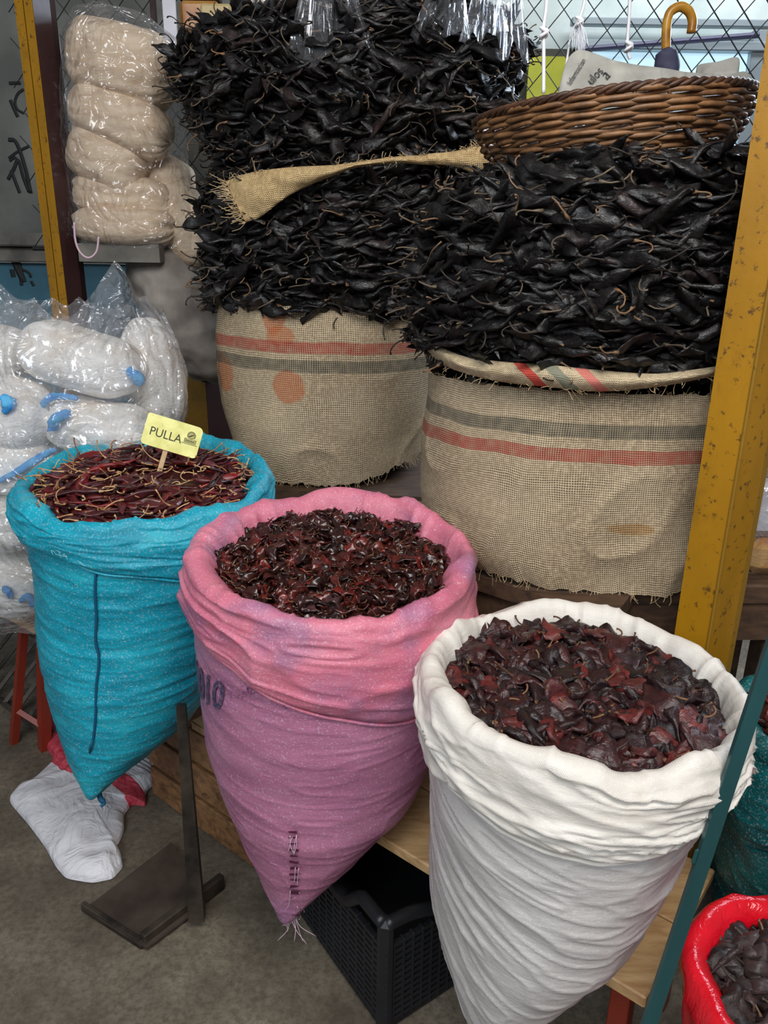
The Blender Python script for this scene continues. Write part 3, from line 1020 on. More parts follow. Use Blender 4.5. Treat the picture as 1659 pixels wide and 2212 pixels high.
# ------------------------------------------------------------------ chillies
def pod(L, W, flat, bend, wr, seed, ns=20, nr=14, curl=0.0):
    s = np.linspace(0, 1, ns)
    ang = np.arange(nr) * 2 * math.pi / nr
    rg = np.random.default_rng(seed)
    sh, tp = rg.uniform(.10, .24), rg.uniform(1.3, 2.6)
    prof = np.minimum(1, (s / sh + .12) ** .7) * (1 - np.clip((s - .35) / .66, 0, 1) ** tp)
    prof = np.clip(prof * (1 + .35 * wr * vn(np.stack([s * 6, 0 * s, 0 * s], -1), seed + 11)), .04, 1.3)
    S_, A_ = np.meshgrid(s, ang, indexing='ij')
    q = L / W
    n1 = fbm(np.stack([S_ * q * 1.6, np.cos(A_) * 1.6, np.sin(A_) * 1.6], -1), seed)
    n2 = ridge(np.stack([S_ * q * .6, np.cos(A_) * 2.8, np.sin(A_) * 2.8], -1), seed + 3)
    n3 = ridge(np.stack([S_ * q * 2.2, np.cos(A_) * 3.2, np.sin(A_) * 3.2], -1), seed + 5)
    R_ = W / 2 * prof[:, None] * (1 + wr * (n1 + .8 * n2 + .6 * n3))
    x = (s - .5) * L
    cy = bend * L * np.sin(s * math.pi) + .06 * L * vn(np.stack([s * 3, 0 * s, 0 * s], -1), seed + 7)
    cz = curl * L * np.sin(s * math.pi * .9) + .04 * L * vn(np.stack([s * 3, 0 * s + 4, 0 * s], -1), seed + 8)
    dy, dz = R_ * np.cos(A_), R_ * flat * np.sin(A_)
    # flat folds: the leathery wall twists and ripples along the pod
    tw = 1.1 * wr * vn(np.stack([s * 2.5, 0 * s + 9, 0 * s], -1), seed + 9) * 3
    c_, s_ = np.cos(tw)[:, None], np.sin(tw)[:, None]
    dy, dz = dy * c_ - dz * s_, dy * s_ + dz * c_
    rip = W * .55 * wr * fbm(np.stack([S_ * q * .9, dy / W * 2.2, 0 * S_], -1), seed + 13) * prof[:, None]
    V = np.stack([np.broadcast_to(x[:, None], R_.shape), cy[:, None] + dy, cz[:, None] + dz + rip], -1)
    V[..., 2] -= np.sign(np.sin(A_)) * W * flat * .22 * np.exp(-(np.cos(A_) / .4) ** 2) * prof[:, None]
    V = V.reshape(-1, 3)
    F = [tuple(f) for f in grid_faces(ns, nr, True)] + [tuple(range(nr))[::-1], tuple(range((ns - 1) * nr, ns * nr))]
    return V, F, np.array([x[0], cy[0], cz[0]])


def stem(base, Ls, r, hook, seed, cap, k=6, n=9):
    rg = np.random.default_rng(seed)
    pts, a, b = [np.array(base) + [.004, 0, 0]], math.pi + rg.uniform(-.4, .4), rg.uniform(-.3, .3)
    p = pts[0].copy()
    for i in range(n):
        p = p + Ls / n * np.array([math.cos(a) * math.cos(b), math.sin(a) * math.cos(b), math.sin(b)])
        a += hook * (i / n) * .9 + rg.uniform(-.1, .1)
        b += rg.uniform(-.18, .18)
        pts.append(p.copy())
    rr = np.full(len(pts), r); rr[0] = cap; rr[1] = cap * .75; rr[-1] = r * 1.35
    return tube(pts, rr, k)


def pack(Vs, Fs, Ms):
    """transformable arrays"""
    off, F, M = 0, [], []
    for V, f, m in zip(Vs, Fs, Ms):
        F += [tuple(i + off for i in q) for q in f]
        M += [m] * len(f)
        off += len(V)
    return np.concatenate(Vs), F, M


class Kind:
    def __init__(s, name, pm, sm, nvar, dims, stemd, seed):
        """dims = ((L0, L1), (W0, W1), flat, bend, wrinkle, curl), stemd = (length, radius, hook, calyx)"""
        s.name, s.pm, s.sm = name, pm, sm
        rg = np.random.default_rng(seed)
        s.var, s.low = [], []
        for k in range(nvar):
            L, W = rg.uniform(*dims[0]), rg.uniform(*dims[1])
            bd, cu = rg.uniform(-1, 1) * dims[3], rg.uniform(-1, 1) * dims[5]
            V, F, b = pod(L, W, dims[2], bd, dims[4], seed * 10 + k, curl=cu)
            hook = rg.choice([-1, 1]) * rg.uniform(.2, 1) * stemd[2]
            V2, F2 = stem(b, stemd[0] * rg.uniform(.45, 1.25), stemd[1], hook, seed * 31 + k, stemd[3])
            s.var.append((mesh(name, V, F, pm, link=False), mesh('stem', V2, F2, sm, link=False)))
            Va, Fa, b = pod(L, W, dims[2], bd, dims[4], seed * 10 + k, 12, 9, curl=cu)
            Vb, Fb = stem(b, stemd[0] * rg.uniform(.6, 1.2), stemd[1], hook, seed * 31 + k, stemd[3], 4, 7)
            s.low.append(pack([Va, Vb], [Fa, Fb], [0, 1]))

    def place(s, poses, label, group, cat='chilli'):
        nm = s.name
        for (R, p) in poses:
            a, b = s.var[int(RNG.integers(len(s.var)))]
            o = bpy.data.objects.new(nm, a)
            COL.objects.link(o)
            M4 = Matrix([list(R[0]) + [p[0]], list(R[1]) + [p[1]], list(R[2]) + [p[2]], [0, 0, 0, 1]])
            o.matrix_world = M4
            tag(o, label, cat, group)
            c = bpy.data.objects.new('stem', b)
            COL.objects.link(c)
            c.parent = o

    def mass(s, name, poses, label, cat, extra=None):
        Vs, Fs, Ms, off = [], [], [], 0
        if extra is not None:
            Vs.append(extra[0]); Fs += [tuple(f) for f in extra[1]]; Ms += [0] * len(extra[1]); off = len(extra[0])
        for R, p in poses:
            V, F, M = s.low[int(RNG.integers(len(s.low)))]
            Vs.append(V @ np.asarray(R).T + p)
            Fs += [tuple(i + off for i in f) for f in F]
            Ms += M
            off += len(V)
        o = mesh(name, np.concatenate(Vs), Fs, [s.pm, s.sm], midx=Ms)
        return tag(o, label, cat, None, 'stuff')


def frame(x, z):
    """rotation whose local x runs along x and local z near z"""
    x = x / np.linalg.norm(x)
    y = np.cross(z, x); y /= np.linalg.norm(y) + 1e-9
    return np.stack([x, y, np.cross(x, y)], 1)


K_PULLA = Kind('thin_red_chilli', MT['pulla'], MT['stemtan'], 10, ((.075, .125), (.011, .017), .65, .10, .22, .06), (.050, .0013, 1.0, .0030), 1)
K_GUAJ = Kind('small_shiny_chilli', MT['guaj'], MT['stembrown'], 14, ((.026, .056), (.012, .023), .30, .16, .42, .18), (.022, .0008, .8, .002), 2)
K_ANCHO = Kind('broad_wrinkled_chilli', MT['ancho'], MT['stembrown'], 14, ((.050, .090), (.026, .042), .34, .10, .40, .10), (.030, .0015, .7, .0036), 3)
K_PAS = Kind('long_black_chilli', MT['pasilla'], MT['stemgrey'], 14, ((.10, .17), (.022, .038), .36, .12, .38, .10), (.055, .0017, 1.2, .0044), 4)
K_MUL = Kind('brown_black_chilli', MT['mulato'], MT['stemgrey'], 8, ((.05, .08), (.028, .042), .42, .10, .40, .08), (.028, .0015, .6, .004), 5)


def heap(kind, lf, n, nmass, depth, crown, label, group, mname, mlabel, pitch=.22, rim=.86, avoid=None):
    """a shallow mound inside a sack mouth"""
    c, X, Y = lf.c[0], lf.X[0], lf.Y[0]
    rg = np.random.default_rng(len(label))

    def zoff(a, b):
        r2 = a * a + b * b
        return -depth + crown * (1 - r2) + .008 * vn(np.stack([a * 5, b * 5, 0 * a], -1), 3)

    def poses(n, dz, rmax):
        out = []
        a = rg.uniform(-1, 1, n * 3); b = rg.uniform(-1, 1, n * 3)
        ok = a * a + b * b < rmax ** 2
        a, b = a[ok][:n], b[ok][:n]
        for u, v, z in zip(a, b, zoff(a, b)):
            p = c + X * u + Y * v + [0, 0, z + rg.normal(dz, .004)]
            if avoid is not None and avoid[0] < p[0] < avoid[1] and avoid[2] < p[1] < avoid[3]:
                continue
            yaw = rg.uniform(0, 2 * math.pi)
            r_ = math.hypot(u, v)
            pt = rg.normal(0, pitch) * (1 if r_ < .8 else .5)
            x = np.array([math.cos(yaw) * math.cos(pt), math.sin(yaw) * math.cos(pt), math.sin(pt)])
            # near the rim lie along it
            if r_ > .7:
                tg = np.array([-v, u, 0]) / r_
                x = x * .35 + tg * (1 if rg.random() < .5 else -1); x[2] = math.sin(pt) * .6
            zz = np.array([rg.normal(0, .45), rg.normal(0, .45), 1.0])
            out.append((frame(x, zz), p))
        return out
    aa, rr = np.linspace(0, 2 * math.pi, 49)[:-1], np.linspace(0, 1, 14)
    V = np.array([c + X * (r * math.cos(a)) * .97 + Y * (r * math.sin(a)) * .97 + [0, 0, float(zoff(np.array(r * math.cos(a)), np.array(r * math.sin(a)))) - .014] for r in rr for a in aa])
    Fc = [tuple(f) for f in grid_faces(14, 48, True)]
    kind.mass(mname, poses(nmass, -.010, rim + .03), mlabel, 'chillies', (V, Fc))
    kind.place(poses(n, .001, rim), label, group)


heap(K_PULLA, LF_T, 300, 420, .028, .048, 'thin dark red dried chilli lying in the turquoise sack', 'thin red chillies in the turquoise sack', 'chilli_heap', 'lower layer of thin red chillies filling the turquoise sack', pitch=.15, avoid=(-.56, -.38, 1.55, 1.68))
heap(K_GUAJ, LF_P, 300, 950, .034, .030, 'small shiny red brown chilli lying in the pink sack', 'small shiny chillies in the pink sack', 'chilli_heap', 'lower layer of small shiny chillies filling the pink sack', pitch=.4, rim=.88)
heap(K_ANCHO, LF_W, 280, 460, .045, .036, 'broad wrinkled purple brown chilli lying in the white sack', 'broad wrinkled chillies in the white sack', 'chilli_heap', 'lower layer of broad wrinkled chillies filling the white sack', pitch=.3, rim=.86)

# ------------------------------------------------------------------ black stacks over burlap bales
LF_BL = Loft([(648, 457, 930, 2.08, 2.64), (740, 460, 928, 2.08, 2.64), (800, 468, 925, 2.085, 2.64), (900, 488, 918, 2.09, 2.62), (995, 520, 905, 2.11, 2.6)])
LF_BR = Loft([(793, 914, 1630, 1.40, 1.9), (850, 915, 1632, 1.40, 1.9), (950, 907, 1632, 1.40, 1.9), (1050, 912, 1626, 1.40, 1.9), (1130, 930, 1612, 1.405, 1.9), (1172, 955, 1600, 1.41, 1.88)])
LF_SL = Loft([(330, 520, 1030, 2.12, 2.6), (365, 470, 1040, 2.08, 2.62), (400, 452, 1030, 2.06, 2.64), (450, 440, 1010, 2.05, 2.65), (500, 432, 985, 2.05, 2.65), (560, 446, 960, 2.06, 2.65), (655, 456, 934, 2.08, 2.64), (700, 470, 920, 2.1, 2.62)])
LF_SU = Loft([(8, 720, 930, 2.3, 2.44), (28, 640, 1010, 2.2, 2.54), (55, 556, 1060, 2.12, 2.62), (80, 480, 1078, 2.07, 2.66), (105, 410, 1082, 2.04, 2.7), (145, 368, 1076, 2.02, 2.72), (200, 380, 1060, 2.02, 2.7), (280, 420, 1038, 2.04, 2.68), (335, 456, 1012, 2.06, 2.64), (372, 486, 988, 2.1, 2.6)])
LF_SR = Loft([(318, 1180, 1585, 1.5, 1.8), (345, 1100, 1612, 1.43, 1.88), (385, 1020, 1625, 1.38, 1.92), (450, 935, 1632, 1.36, 1.94), (550, 908, 1634, 1.35, 1.95), (650, 892, 1634, 1.36, 1.94), (705, 896, 1632, 1.38, 1.92), (760, 915, 1628, 1.41, 1.89)])


def black_stack(lf, n, nmass, label, group, mlabel, seed, messy=.35, tr=(0.02, .99), bias=.55):
    rg = np.random.default_rng(seed)
    th = th_grid(97); t = np.linspace(0, 1, 60)
    TH, T = np.meshgrid(th, t)
    P = lf.S(TH, T)
    P = P + lf.N(TH, T) * (-.022 + .012 * fbm(P * [14, 14, 60], seed))[..., None]
    V = P.reshape(-1, 3)
    Fc = [tuple(f) for f in grid_faces(*TH.shape)]
    Fc.append(tuple(range(97))[:-1])
    Fc.append(tuple(range(59 * 97, 60 * 97))[:-1][::-1])

    def poses(th, t, lift):
        out = []
        S_ = lf.S(th, t); Nn = lf.N(th, t)
        S2 = lf.S(th + .02, t)
        for a, b, p, nn_, p2 in zip(th, t, S_, Nn, S2):
            T_ = p2 - p; T_ /= np.linalg.norm(T_)
            nh = np.array([nn_[0], nn_[1], 0]); nh /= np.linalg.norm(nh) + 1e-9
            al = rg.normal(0, bias) + (math.pi if rg.random() < .5 else 0)
            pt = rg.normal(0, messy * .5)
            x = (T_ * math.cos(al) + nh * math.sin(al)) * math.cos(pt) + np.array([0, 0, 1]) * math.sin(pt)
            ro = abs(rg.normal(.5, .55))
            z = np.array([0, 0, 1]) * math.cos(ro) + nn_ * math.sin(ro)
            out.append((frame(x, z), p + nn_ * rg.normal(lift, .006)))
        return out
    # everywhere: the mass
    K_PAS.mass('chilli_stack', poses(rg.uniform(-math.pi, math.pi, nmass), rg.uniform(tr[0], tr[1], nmass), -.006), mlabel, 'chillies', (V, Fc))
    m = int(math.sqrt(n * .75)); k = int(round(n / m))
    gx, gy = np.meshgrid((np.arange(m) + .5) / m, (np.arange(k) + .5) / k)
    gx = gx.ravel() + rg.uniform(-.5, .5, gx.size) / m; gy = gy.ravel() + rg.uniform(-.5, .5, gy.size) / k
    K_PAS.place(poses(-math.pi / 2 + (gx - .5) * 2.75, tr[0] + gy * (tr[1] - tr[0]), .008), label, group)


black_stack(LF_SU, 108, 1500, 'wrinkled black chilli in the tall messy stack at the top left', 'black chillies in the upper stack', 'packed black chillies behind the front ones of the upper stack', 41, .8, (.02, .98), .5)
black_stack(LF_SL, 88, 1100, 'wrinkled black chilli stacked above the burlap bale with orange marks', 'black chillies over the left bale', 'packed black chillies behind the front ones over the left bale', 42, .6, (.05, .89), .5)
black_stack(LF_SR, 104, 1400, 'wrinkled black chilli stacked under the wicker basket', 'black chillies over the right bale', 'packed black chillies behind the front ones under the basket', 43, .5, (.03, .98), .42)


def bale(label, lf, mat, seed, drop, base):
    root = thing('burlap_bale', label, 'bale', base, 'burlap bales of black chillies')
    th = th_grid(301); t = np.linspace(0, 1, 120)
    TH, T = np.meshgrid(th, t)
    P = lf.S(TH, T); Nn = lf.N(TH, T)
    c, s_ = np.cos(TH), np.sin(TH)
    w = .010 * vn(np.stack([c * 2.4, s_ * 2.4, T * 2.2], -1), seed) + .012 * ridge(np.stack([c * 2.6 + T * 1.5, s_ * 2.6, T * 3.2], -1), seed + 2) ** 2 * T
    P = P + Nn * w[..., None]
    edge = .006 * vn(np.stack([c * 30, s_ * 30, 0 * c], -1), seed + 4) + .012 * vn(np.stack([c * 5, s_ * 5, 0 * c], -1), seed + 5) + np.interp(phi(TH), *drop)
    P[..., 2] += edge * np.clip((T - .6) / .4, 0, 1) ** 2
    P[..., 2] += (.003 * vn(np.stack([c * 25, s_ * 25, 0 * c], -1), seed + 6)) * np.clip(1 - T * 8, 0, 1)
    r = np.linalg.norm(lf.X, axis=1).mean(); h = lf.c[0, 2] - lf.c[-1, 2]
    uv = np.stack([phi(TH) * r, T * h], -1).reshape(-1, 2)
    part('burlap_wrap', P.reshape(-1, 3), grid_faces(*TH.shape), mat, root, uv=uv)
    # closing layer under the cloth so the open weave has something behind it
    TH2, T2 = np.meshgrid(th_grid(65), np.linspace(.02, .93, 20))
    Q = lf.S(TH2, T2) - lf.N(TH2, T2) * .018
    part('packed_core', Q.reshape(-1, 3), grid_faces(*TH2.shape), MT['pasilla'], root)
    rg = np.random.default_rng(seed)
    mb = MB()
    for row in (0, -1):
        for k in range(240):
            j = rg.integers(1, 300)
            p = P[row, j]; n_ = Nn[row, j]
            L = rg.uniform(.006, .020) * (1 if row else .5)
            d = np.array([rg.normal(0, .5), 0, -1 if row else .7]) + n_ * rg.uniform(0, .8)
            mb.tube(smoothpath([p - d * .003, p + d * L * .5 + rg.normal(0, .002, 3), p + d * L + rg.normal(0, .004, 3)], 5), .0006, 3)
    tag(mb.build('frayed_fringe', MT['jutethread'], root), kind='stuff')
    return root, P


MT['jutethread'] = simple('jute_thread', hexc(160, 136, 98), hexc(206, 184, 144), 60, .9)
h = LF_BL.c[0, 2] - LF_BL.c[-1, 2]
MT['burlapL'] = burlap('burlap_orange_marks', JA, JB, [(.104, .136, RED), (.154, .188, GREY)],
                       [(-.125, .04, .036, .05, ORANGE), (-.105, .09, .045, .03, ORANGE), (-.085, .23, .05, .05, ORANGE), (-.33, .21, .05, .06, ORANGE)], pitch=.0058)
MT['burlapR'] = burlap('burlap_striped', JA, JB, [(.062, .090, GREY), (.112, .140, RED)], [(.02, .27, .05, .012, hexc(176, 130, 70))], pitch=.0044)
bl_root, bl_P = bale('burlap wrapped bale with orange marks and red stripe above grey stripe', LF_BL, MT['burlapL'], 61,
                     ([-3.2, -1.2, -.6, -.1, .35, .8, 1.3, 3.2], [0.0, 0.0, -.005, -.012, -.005, .035, .05, .04]), (-.1, 2.36, .845))
br_root, br_P = bale('wide burlap wrapped bale with grey stripe above red stripe, beside the yellow post', LF_BR, MT['burlapR'], 62,
                     ([-3.2, -1.2, -.6, 0, .5, 3.2], [.01, .005, 0, -.004, .0, 0]), (.45, 1.65, .845))
# ------------------------------------------------------------------ burlap pieces between the layers
def cloth_strip(name, label, cat, top, bot, mat, thick=.004, n=90, m=12, puff=.012, seed=0, fringe=None, uvs=1.0):
    """a piece of cloth spanned between two polylines of world points"""
    A, B = smoothpath(top, n), smoothpath(bot, n)
    s = np.linspace(0, 1, m)[:, None, None]
    P = A[None] * (1 - s) + B[None] * s
    out = P.mean(axis=(0, 1)) - CAMP
    out = -out / np.linalg.norm(out)
    P = P + out * (puff * np.sin(s * math.pi) + .005 * fbm(P * 30, seed)[..., None] + .004 * ridge(P * [18, 18, 50], seed + 2)[..., None])
    g = np.gradient(P, axis=1), np.gradient(P, axis=0)
    u = np.cumsum(np.linalg.norm(g[0], axis=-1), axis=1)
    v = np.cumsum(np.linalg.norm(g[1], axis=-1), axis=0)
    V1 = P.reshape(-1, 3); V2 = (P - out * thick).reshape(-1, 3)
    Fc = [tuple(f) for f in grid_faces(m, n)]
    N = n * m
    F = Fc + [tuple(i + N for i in f[::-1]) for f in Fc]
    bd = [i for i in range(n)] + [r * n + n - 1 for r in range(1, m)] + [(m - 1) * n + i for i in range(n - 2, -1, -1)] + [r * n for r in range(m - 2, 0, -1)]
    F += [(bd[i], bd[i - 1], bd[i - 1] + N, bd[i] + N) for i in range(len(bd))]
    uv = np.stack([u, v], -1).reshape(-1, 2) * uvs
    c = V1.mean(0)
    root = thing(name, label, cat, c)
    part('cloth', np.vstack([V1, V2]), F, mat, root, uv=np.vstack([uv, uv]))
    rg = np.random.default_rng(seed + 5)
    if fringe:
        mb = MB()
        for (i0, i1, row, cnt) in fringe:
            for k in range(cnt):
                j = int(rg.uniform(i0, i1) * (n - 1))
                p = P[row if row >= 0 else m - 1, j] if not isinstance(row, str) else P[int(rg.integers(m)), 0 if row == 'L' else n - 1]
                d = np.array([rg.normal(0, .6), rg.normal(0, .3), rg.normal(0, .6)]) + out * .3
                if row == 'L': d += [-1.2, 0, 0]
                if row == 'R': d += [1.2, 0, .2]
                L = rg.uniform(.008, .026)
                mb.tube(smoothpath([p, p + d * L * .5 + rg.normal(0, .002, 3), p + d * L], 5), .0007, 3)
        tag(mb.build('frayed_fringe', MT['jutethread'], root), kind='stuff')
    return root


MT['burlapF'] = burlap('burlap_plain', hexc(172, 142, 98), hexc(212, 184, 136), [], pitch=.0046, hole=.75)
MT['burlapE'] = None
def _edge():
    m = burlap('burlap_edge_marks', hexc(176, 156, 122), hexc(206, 188, 156), [], pitch=.0042, hole=.85)
    nt = m.node_tree; bs = nt.nodes['Principled BSDF']
    src = bs.inputs['Base Color'].links[0].from_socket
    u = nd(nt, 'ShaderNodeSeparateXYZ', {0: coords(nt, 'UV')}).outputs[0]
    c = src
    for a, b, col in ((.318, .342, hexc(206, 46, 44)), (.372, .400, hexc(126, 132, 116)), (.430, .454, hexc(222, 120, 112))):
        f = math_(nt, 'MULTIPLY', math_(nt, 'GREATER_THAN', u, a), math_(nt, 'LESS_THAN', u, b))
        c = mix(nt, math_(nt, 'MULTIPLY', f, .85), c, col)
    setc(nt, bs, c)
    return m
MT['burlapE'] = _edge()
cl = lambda x, y, d=0.0: on_ellipse(x, y, .0, 2.36, .42, .36 + d)
W = lambda pts, Y: [atY(x, y, Y) for x, y in pts]
e_sl = lambda x, y: on_ellipse(x, y, LF_SL.c[60][0], LF_SL.c[60][1], .43, .36)
cloth_strip('burlap_scrap', 'frayed burlap flap hanging out between the two left black stacks', 'cloth',
            [e_sl(x, y) for x, y in ((466, 402), (520, 382), (600, 368), (675, 362), (740, 356))], [e_sl(x, y) for x, y in ((512, 490), (545, 476), (600, 432), (660, 400), (740, 366))],
            MT['burlapF'], seed=3, fringe=[(0, .4, 0, 40), (0, 0, 'L', 90)], puff=.02)
cloth_strip('burlap_scrap', 'thin folded burlap strip running between the left black stacks', 'cloth',
            [e_sl(x, y) for x, y in ((700, 360), (760, 350), (830, 338), (900, 332), (960, 326))], [e_sl(x, y) for x, y in ((700, 378), (760, 362), (830, 352), (900, 354), (960, 350))],
            MT['burlapF'], seed=4, puff=.012, fringe=[(0, 1, 0, 50)])
P2 = lambda x, y: atY(x, y, 1.93)
cloth_strip('burlap_scrap', 'pale frayed burlap corner touching the left end of the wicker basket', 'cloth',
            [P2(*p) for p in ((900, 330), (960, 322), (1010, 308), (1040, 304))], [P2(*p) for p in ((905, 352), (960, 356), (1010, 372), (1056, 386))],
            MT['burlapF'], seed=5, fringe=[(.4, 1, 0, 60), (0, 0, 'R', 60)], puff=.015)
e_br = lambda x, y: on_ellipse(x, y, LF_BR.c[0][0], LF_BR.c[0][1], .375, .285)
cloth_strip('burlap_edge', 'folded burlap edge with red, grey and pink marks under the right black stack', 'cloth',
            [e_br(x, y) for x, y in ((890, 712), (930, 738), (990, 764), (1080, 774), (1180, 778), (1290, 786), (1400, 790), (1480, 780), (1580, 762))],
            [e_br(x, y) for x, y in ((900, 742), (940, 778), (990, 800), (1080, 818), (1180, 826), (1290, 832), (1400, 820), (1480, 804), (1580, 778))],
            MT['burlapE'], seed=6, puff=.02, n=140, fringe=[(0, 1, -1, 120)])
cloth_strip('burlap_scrap', 'small burlap corner poking out at the left of the right bale', 'cloth',
            [e_br(x, y) for x, y in ((872, 712), (884, 706), (900, 700))], [e_br(x, y) for x, y in ((880, 742), (892, 744), (905, 740))], MT['burlapF'], seed=7, n=24, puff=.01)

# ------------------------------------------------------------------ tables under the bales
def table(label, poly, z, th=.035, legs=()):
    root = thing('wooden_table', label, 'table', (np.mean([p[0] for p in poly]), np.mean([p[1] for p in poly]), 0))
    MB().prism(poly, z - th, z).build('tabletop', MT['darkwood'], root)
    inner = np.array(poly) * .96 + np.mean(poly, axis=0) * .04
    MB().prism([tuple(p) for p in inner], z - th - .09, z - th - .001).build('apron', MT['darkwood'], root)
    for x, y in legs:
        MB().box((x, y, (z - th - .001) / 2), (.06, .06, z - th - .001), None, .004).build('leg', MT['darkwood'], root)
    return root


e0, e1_ = atZ(985, 1222, .845), atZ(1330, 1322, .845)
table('dark wooden table under the wide burlap bale, behind the white sack', [(e0[0], e0[1]), (e1_[0], e1_[1]), (.52, 1.44), (.95, 1.46), (.95, 2.0), (.03, 2.0)], .845,
      legs=[(.12, 1.58), (.44, 1.48), (.88, 1.55), (.88, 1.92), (.12, 1.92)])
table('dark wooden table under the burlap bale with orange marks', [(-.5, 2.10), (.26, 2.02), (.30, 2.70), (-.5, 2.75)], .845,
      legs=[(-.42, 2.18), (.2, 2.12), (.22, 2.6), (-.42, 2.65)])

# ------------------------------------------------------------------ bench, slatted crate, black crate
A = np.array([-.488, 1.675]); B = np.array([.439, .922])
u = (B - A) / np.linalg.norm(B - A); v = np.array([-u[1], u[0]])
ang = math.atan2(u[1], u[0])
Rb = rotz(ang)
ln = np.linalg.norm(B - A)
root = thing('plank_bench', 'pale pine plank bench under the pink and white sacks', 'bench', tuple((A + B) / 2) + (0,))
for k in range(2):
    c = A + u * ln / 2 + v * (.089 + k * .181)
    MB().box((c[0], c[1], .3375), (ln, .178, .025), Rb, .003).build('plank', MT['pine'], root)
for du, dv in ((ln - .05, .05), (ln - .05, .31)):
    c = A + u * du + v * dv
    MB().box((c[0], c[1], .1622), (.035, .035, .3245), Rb, .002).build('leg', MT['redpaint'], root)
# slatted crate
root = thing('slatted_crate', 'wooden slatted crate under the left end of the pine bench', 'crate', tuple(A + u * .0 + v * .18) + (0,))
L0, L1 = -.22, .215
for k in range(3):
    zc = .052 + k * .108
    for dv in (.012, .345):
        c = A + u * (L0 + L1) / 2 + v * dv
        MB().box((c[0], c[1], zc), (L1 - L0, .016, .094), Rb, .002).build('slat', MT['slat'], root)
for du in (L0 + .02, L1 - .02):
    for dv in (.034, .322):
        c = A + u * du + v * dv
        MB().box((c[0], c[1], .160), (.03, .026, .32), Rb, .002).build('corner_post', MT['slat'], root)
for k in range(3):
    c = A + u * (-.115 - .0) + v * (.06 + k * .118)
    MB().box((c[0], c[1], .3215), (.195, .105, .009), Rb, .001).build('top_board', MT['slat'], root)
# black crate, turned a little from the bench
p0 = np.array([-.282, 1.521]); p1 = np.array([.012, 1.10])
uc = (p1 - p0) / np.linalg.norm(p1 - p0); vc = np.array([-uc[1], uc[0]])
Rc = rotz(math.atan2(uc[1], uc[0]))
lc, dc, hc = np.linalg.norm(p1 - p0), .34, .300


def crate(label, o, hc):
    cc = o + uc * lc / 2 + vc * dc / 2
    root = thing('plastic_crate', label, 'crate', (cc[0], cc[1], 0))
    g = lambda a, b, z: np.array([*(o + uc * a + vc * b), z])
    MB().box(g(lc / 2, dc / 2, .012), (lc - .02, dc - .02, .016), Rc, .004).build('crate_floor', MT['blackplastic'], root)
    for (a, b, w, d) in ((lc / 2, .012, lc, .012), (lc / 2, dc - .012, lc, .012), (.012, dc / 2, .012, dc - .03), (lc - .012, dc / 2, .012, dc - .03)):
        mb = MB()
        for k in range(13):
            z = .03 + k * .0162
            mb.box(g(a, b, z), (w, d, .009), Rc, .001)
        nrib = 16 if w > d else 12
        for k in range(nrib + 1):
            s_ = -1 + 2 * k / nrib
            mb.box(g(a + (s_ * (w - .03) / 2 if w > d else 0), b + (s_ * (d - .03) / 2 if d > w else 0), .125), (.006 if w > d else .014, .014 if w > d else .006, .215), Rc, .001)
        mb.build('slotted_side', MT['blackplastic'], root)
    for a in (.015, lc - .015):
        for b in (.015, dc - .015):
            MB().box(g(a, b, hc / 2), (.034, .034, hc), Rc, .012).build('corner_post', MT['blackplastic'], root)
    # rounded, dished rims
    for b in (.01, dc - .01):
        P = [g(lc * s, b, hc - .012 - .055 * (1 if .28 < s < .72 else max(0, 1 - abs(abs(s - .5) - .22) / .10))) for s in np.linspace(.03, .97, 40)]
        V, F = tube(P, .014, 8); part('rim', V, F, MT['blackplastic'], root)
    for a in (.01, lc - .01):
        P = [g(a, dc * s, hc - .012 - .035 * math.sin(math.pi * s) ** 4) for s in np.linspace(.03, .97, 30)]
        V, F = tube(P, .014, 8); part('rim', V, F, MT['blackplastic'], root)
    return root


crate('black plastic crate with slotted sides on the floor under the pine bench', p0, hc)

# ------------------------------------------------------------------ wicker basket with newspaper, umbrella, strings
bc = atY(1300, 250, 1.66)
zt, zb = 1.759, 1.655
tiltm = rot('Y', math.radians(-5.5)) @ rot('X', math.radians(0.3))
Bo = np.array([bc[0], bc[1], zb])
r0, r1 = .200, .258
broot = thing('wicker_basket', 'round brown wicker basket holding newspaper, on top of the right black stack', 'basket', Bo)
loc = lambda P: (np.asarray(P) @ tiltm.T) + Bo
rad = lambda s: r0 + (r1 - r0) * (1 - (1 - s) ** 1.6)
nst = 28
mb = MB()
rows_ = 16
for k in range(rows_):
    s_ = (k + .5) / rows_
    a = np.linspace(0, 2 * math.pi, nst * 8 + 1)
    r = rad(s_) + .0045 * np.cos(a * nst / 2 + (k % 2) * math.pi)
    z = s_ * (zt - zb) + .0016 * np.sin(a * nst / 2 * .5 + k * 1.7) + .001 * vn(np.stack([a * 9, 0 * a + k, 0 * a], -1), 5)
    V, F = tube(loc(np.stack([r * np.cos(a), r * np.sin(a), z], 1)), .0047 + .0006 * vn(np.stack([a * 7, 0 * a + k, 0 * a + 3], -1), 8), 7, 1.0, False)
    mb.add(V, F)
mb.build('woven_side', MT['wicker'], broot, smooth=True)
mb = MB()
for k in range(nst):
    a = 2 * math.pi * (k + .5) / nst
    mb.tube(loc([[rad(s) * math.cos(a), rad(s) * math.sin(a), s * (zt - zb)] for s in np.linspace(0, 1, 8)]), .0036, 6)
mb.build('stakes', MT['wickerdark'], broot, smooth=True)
mb = MB()
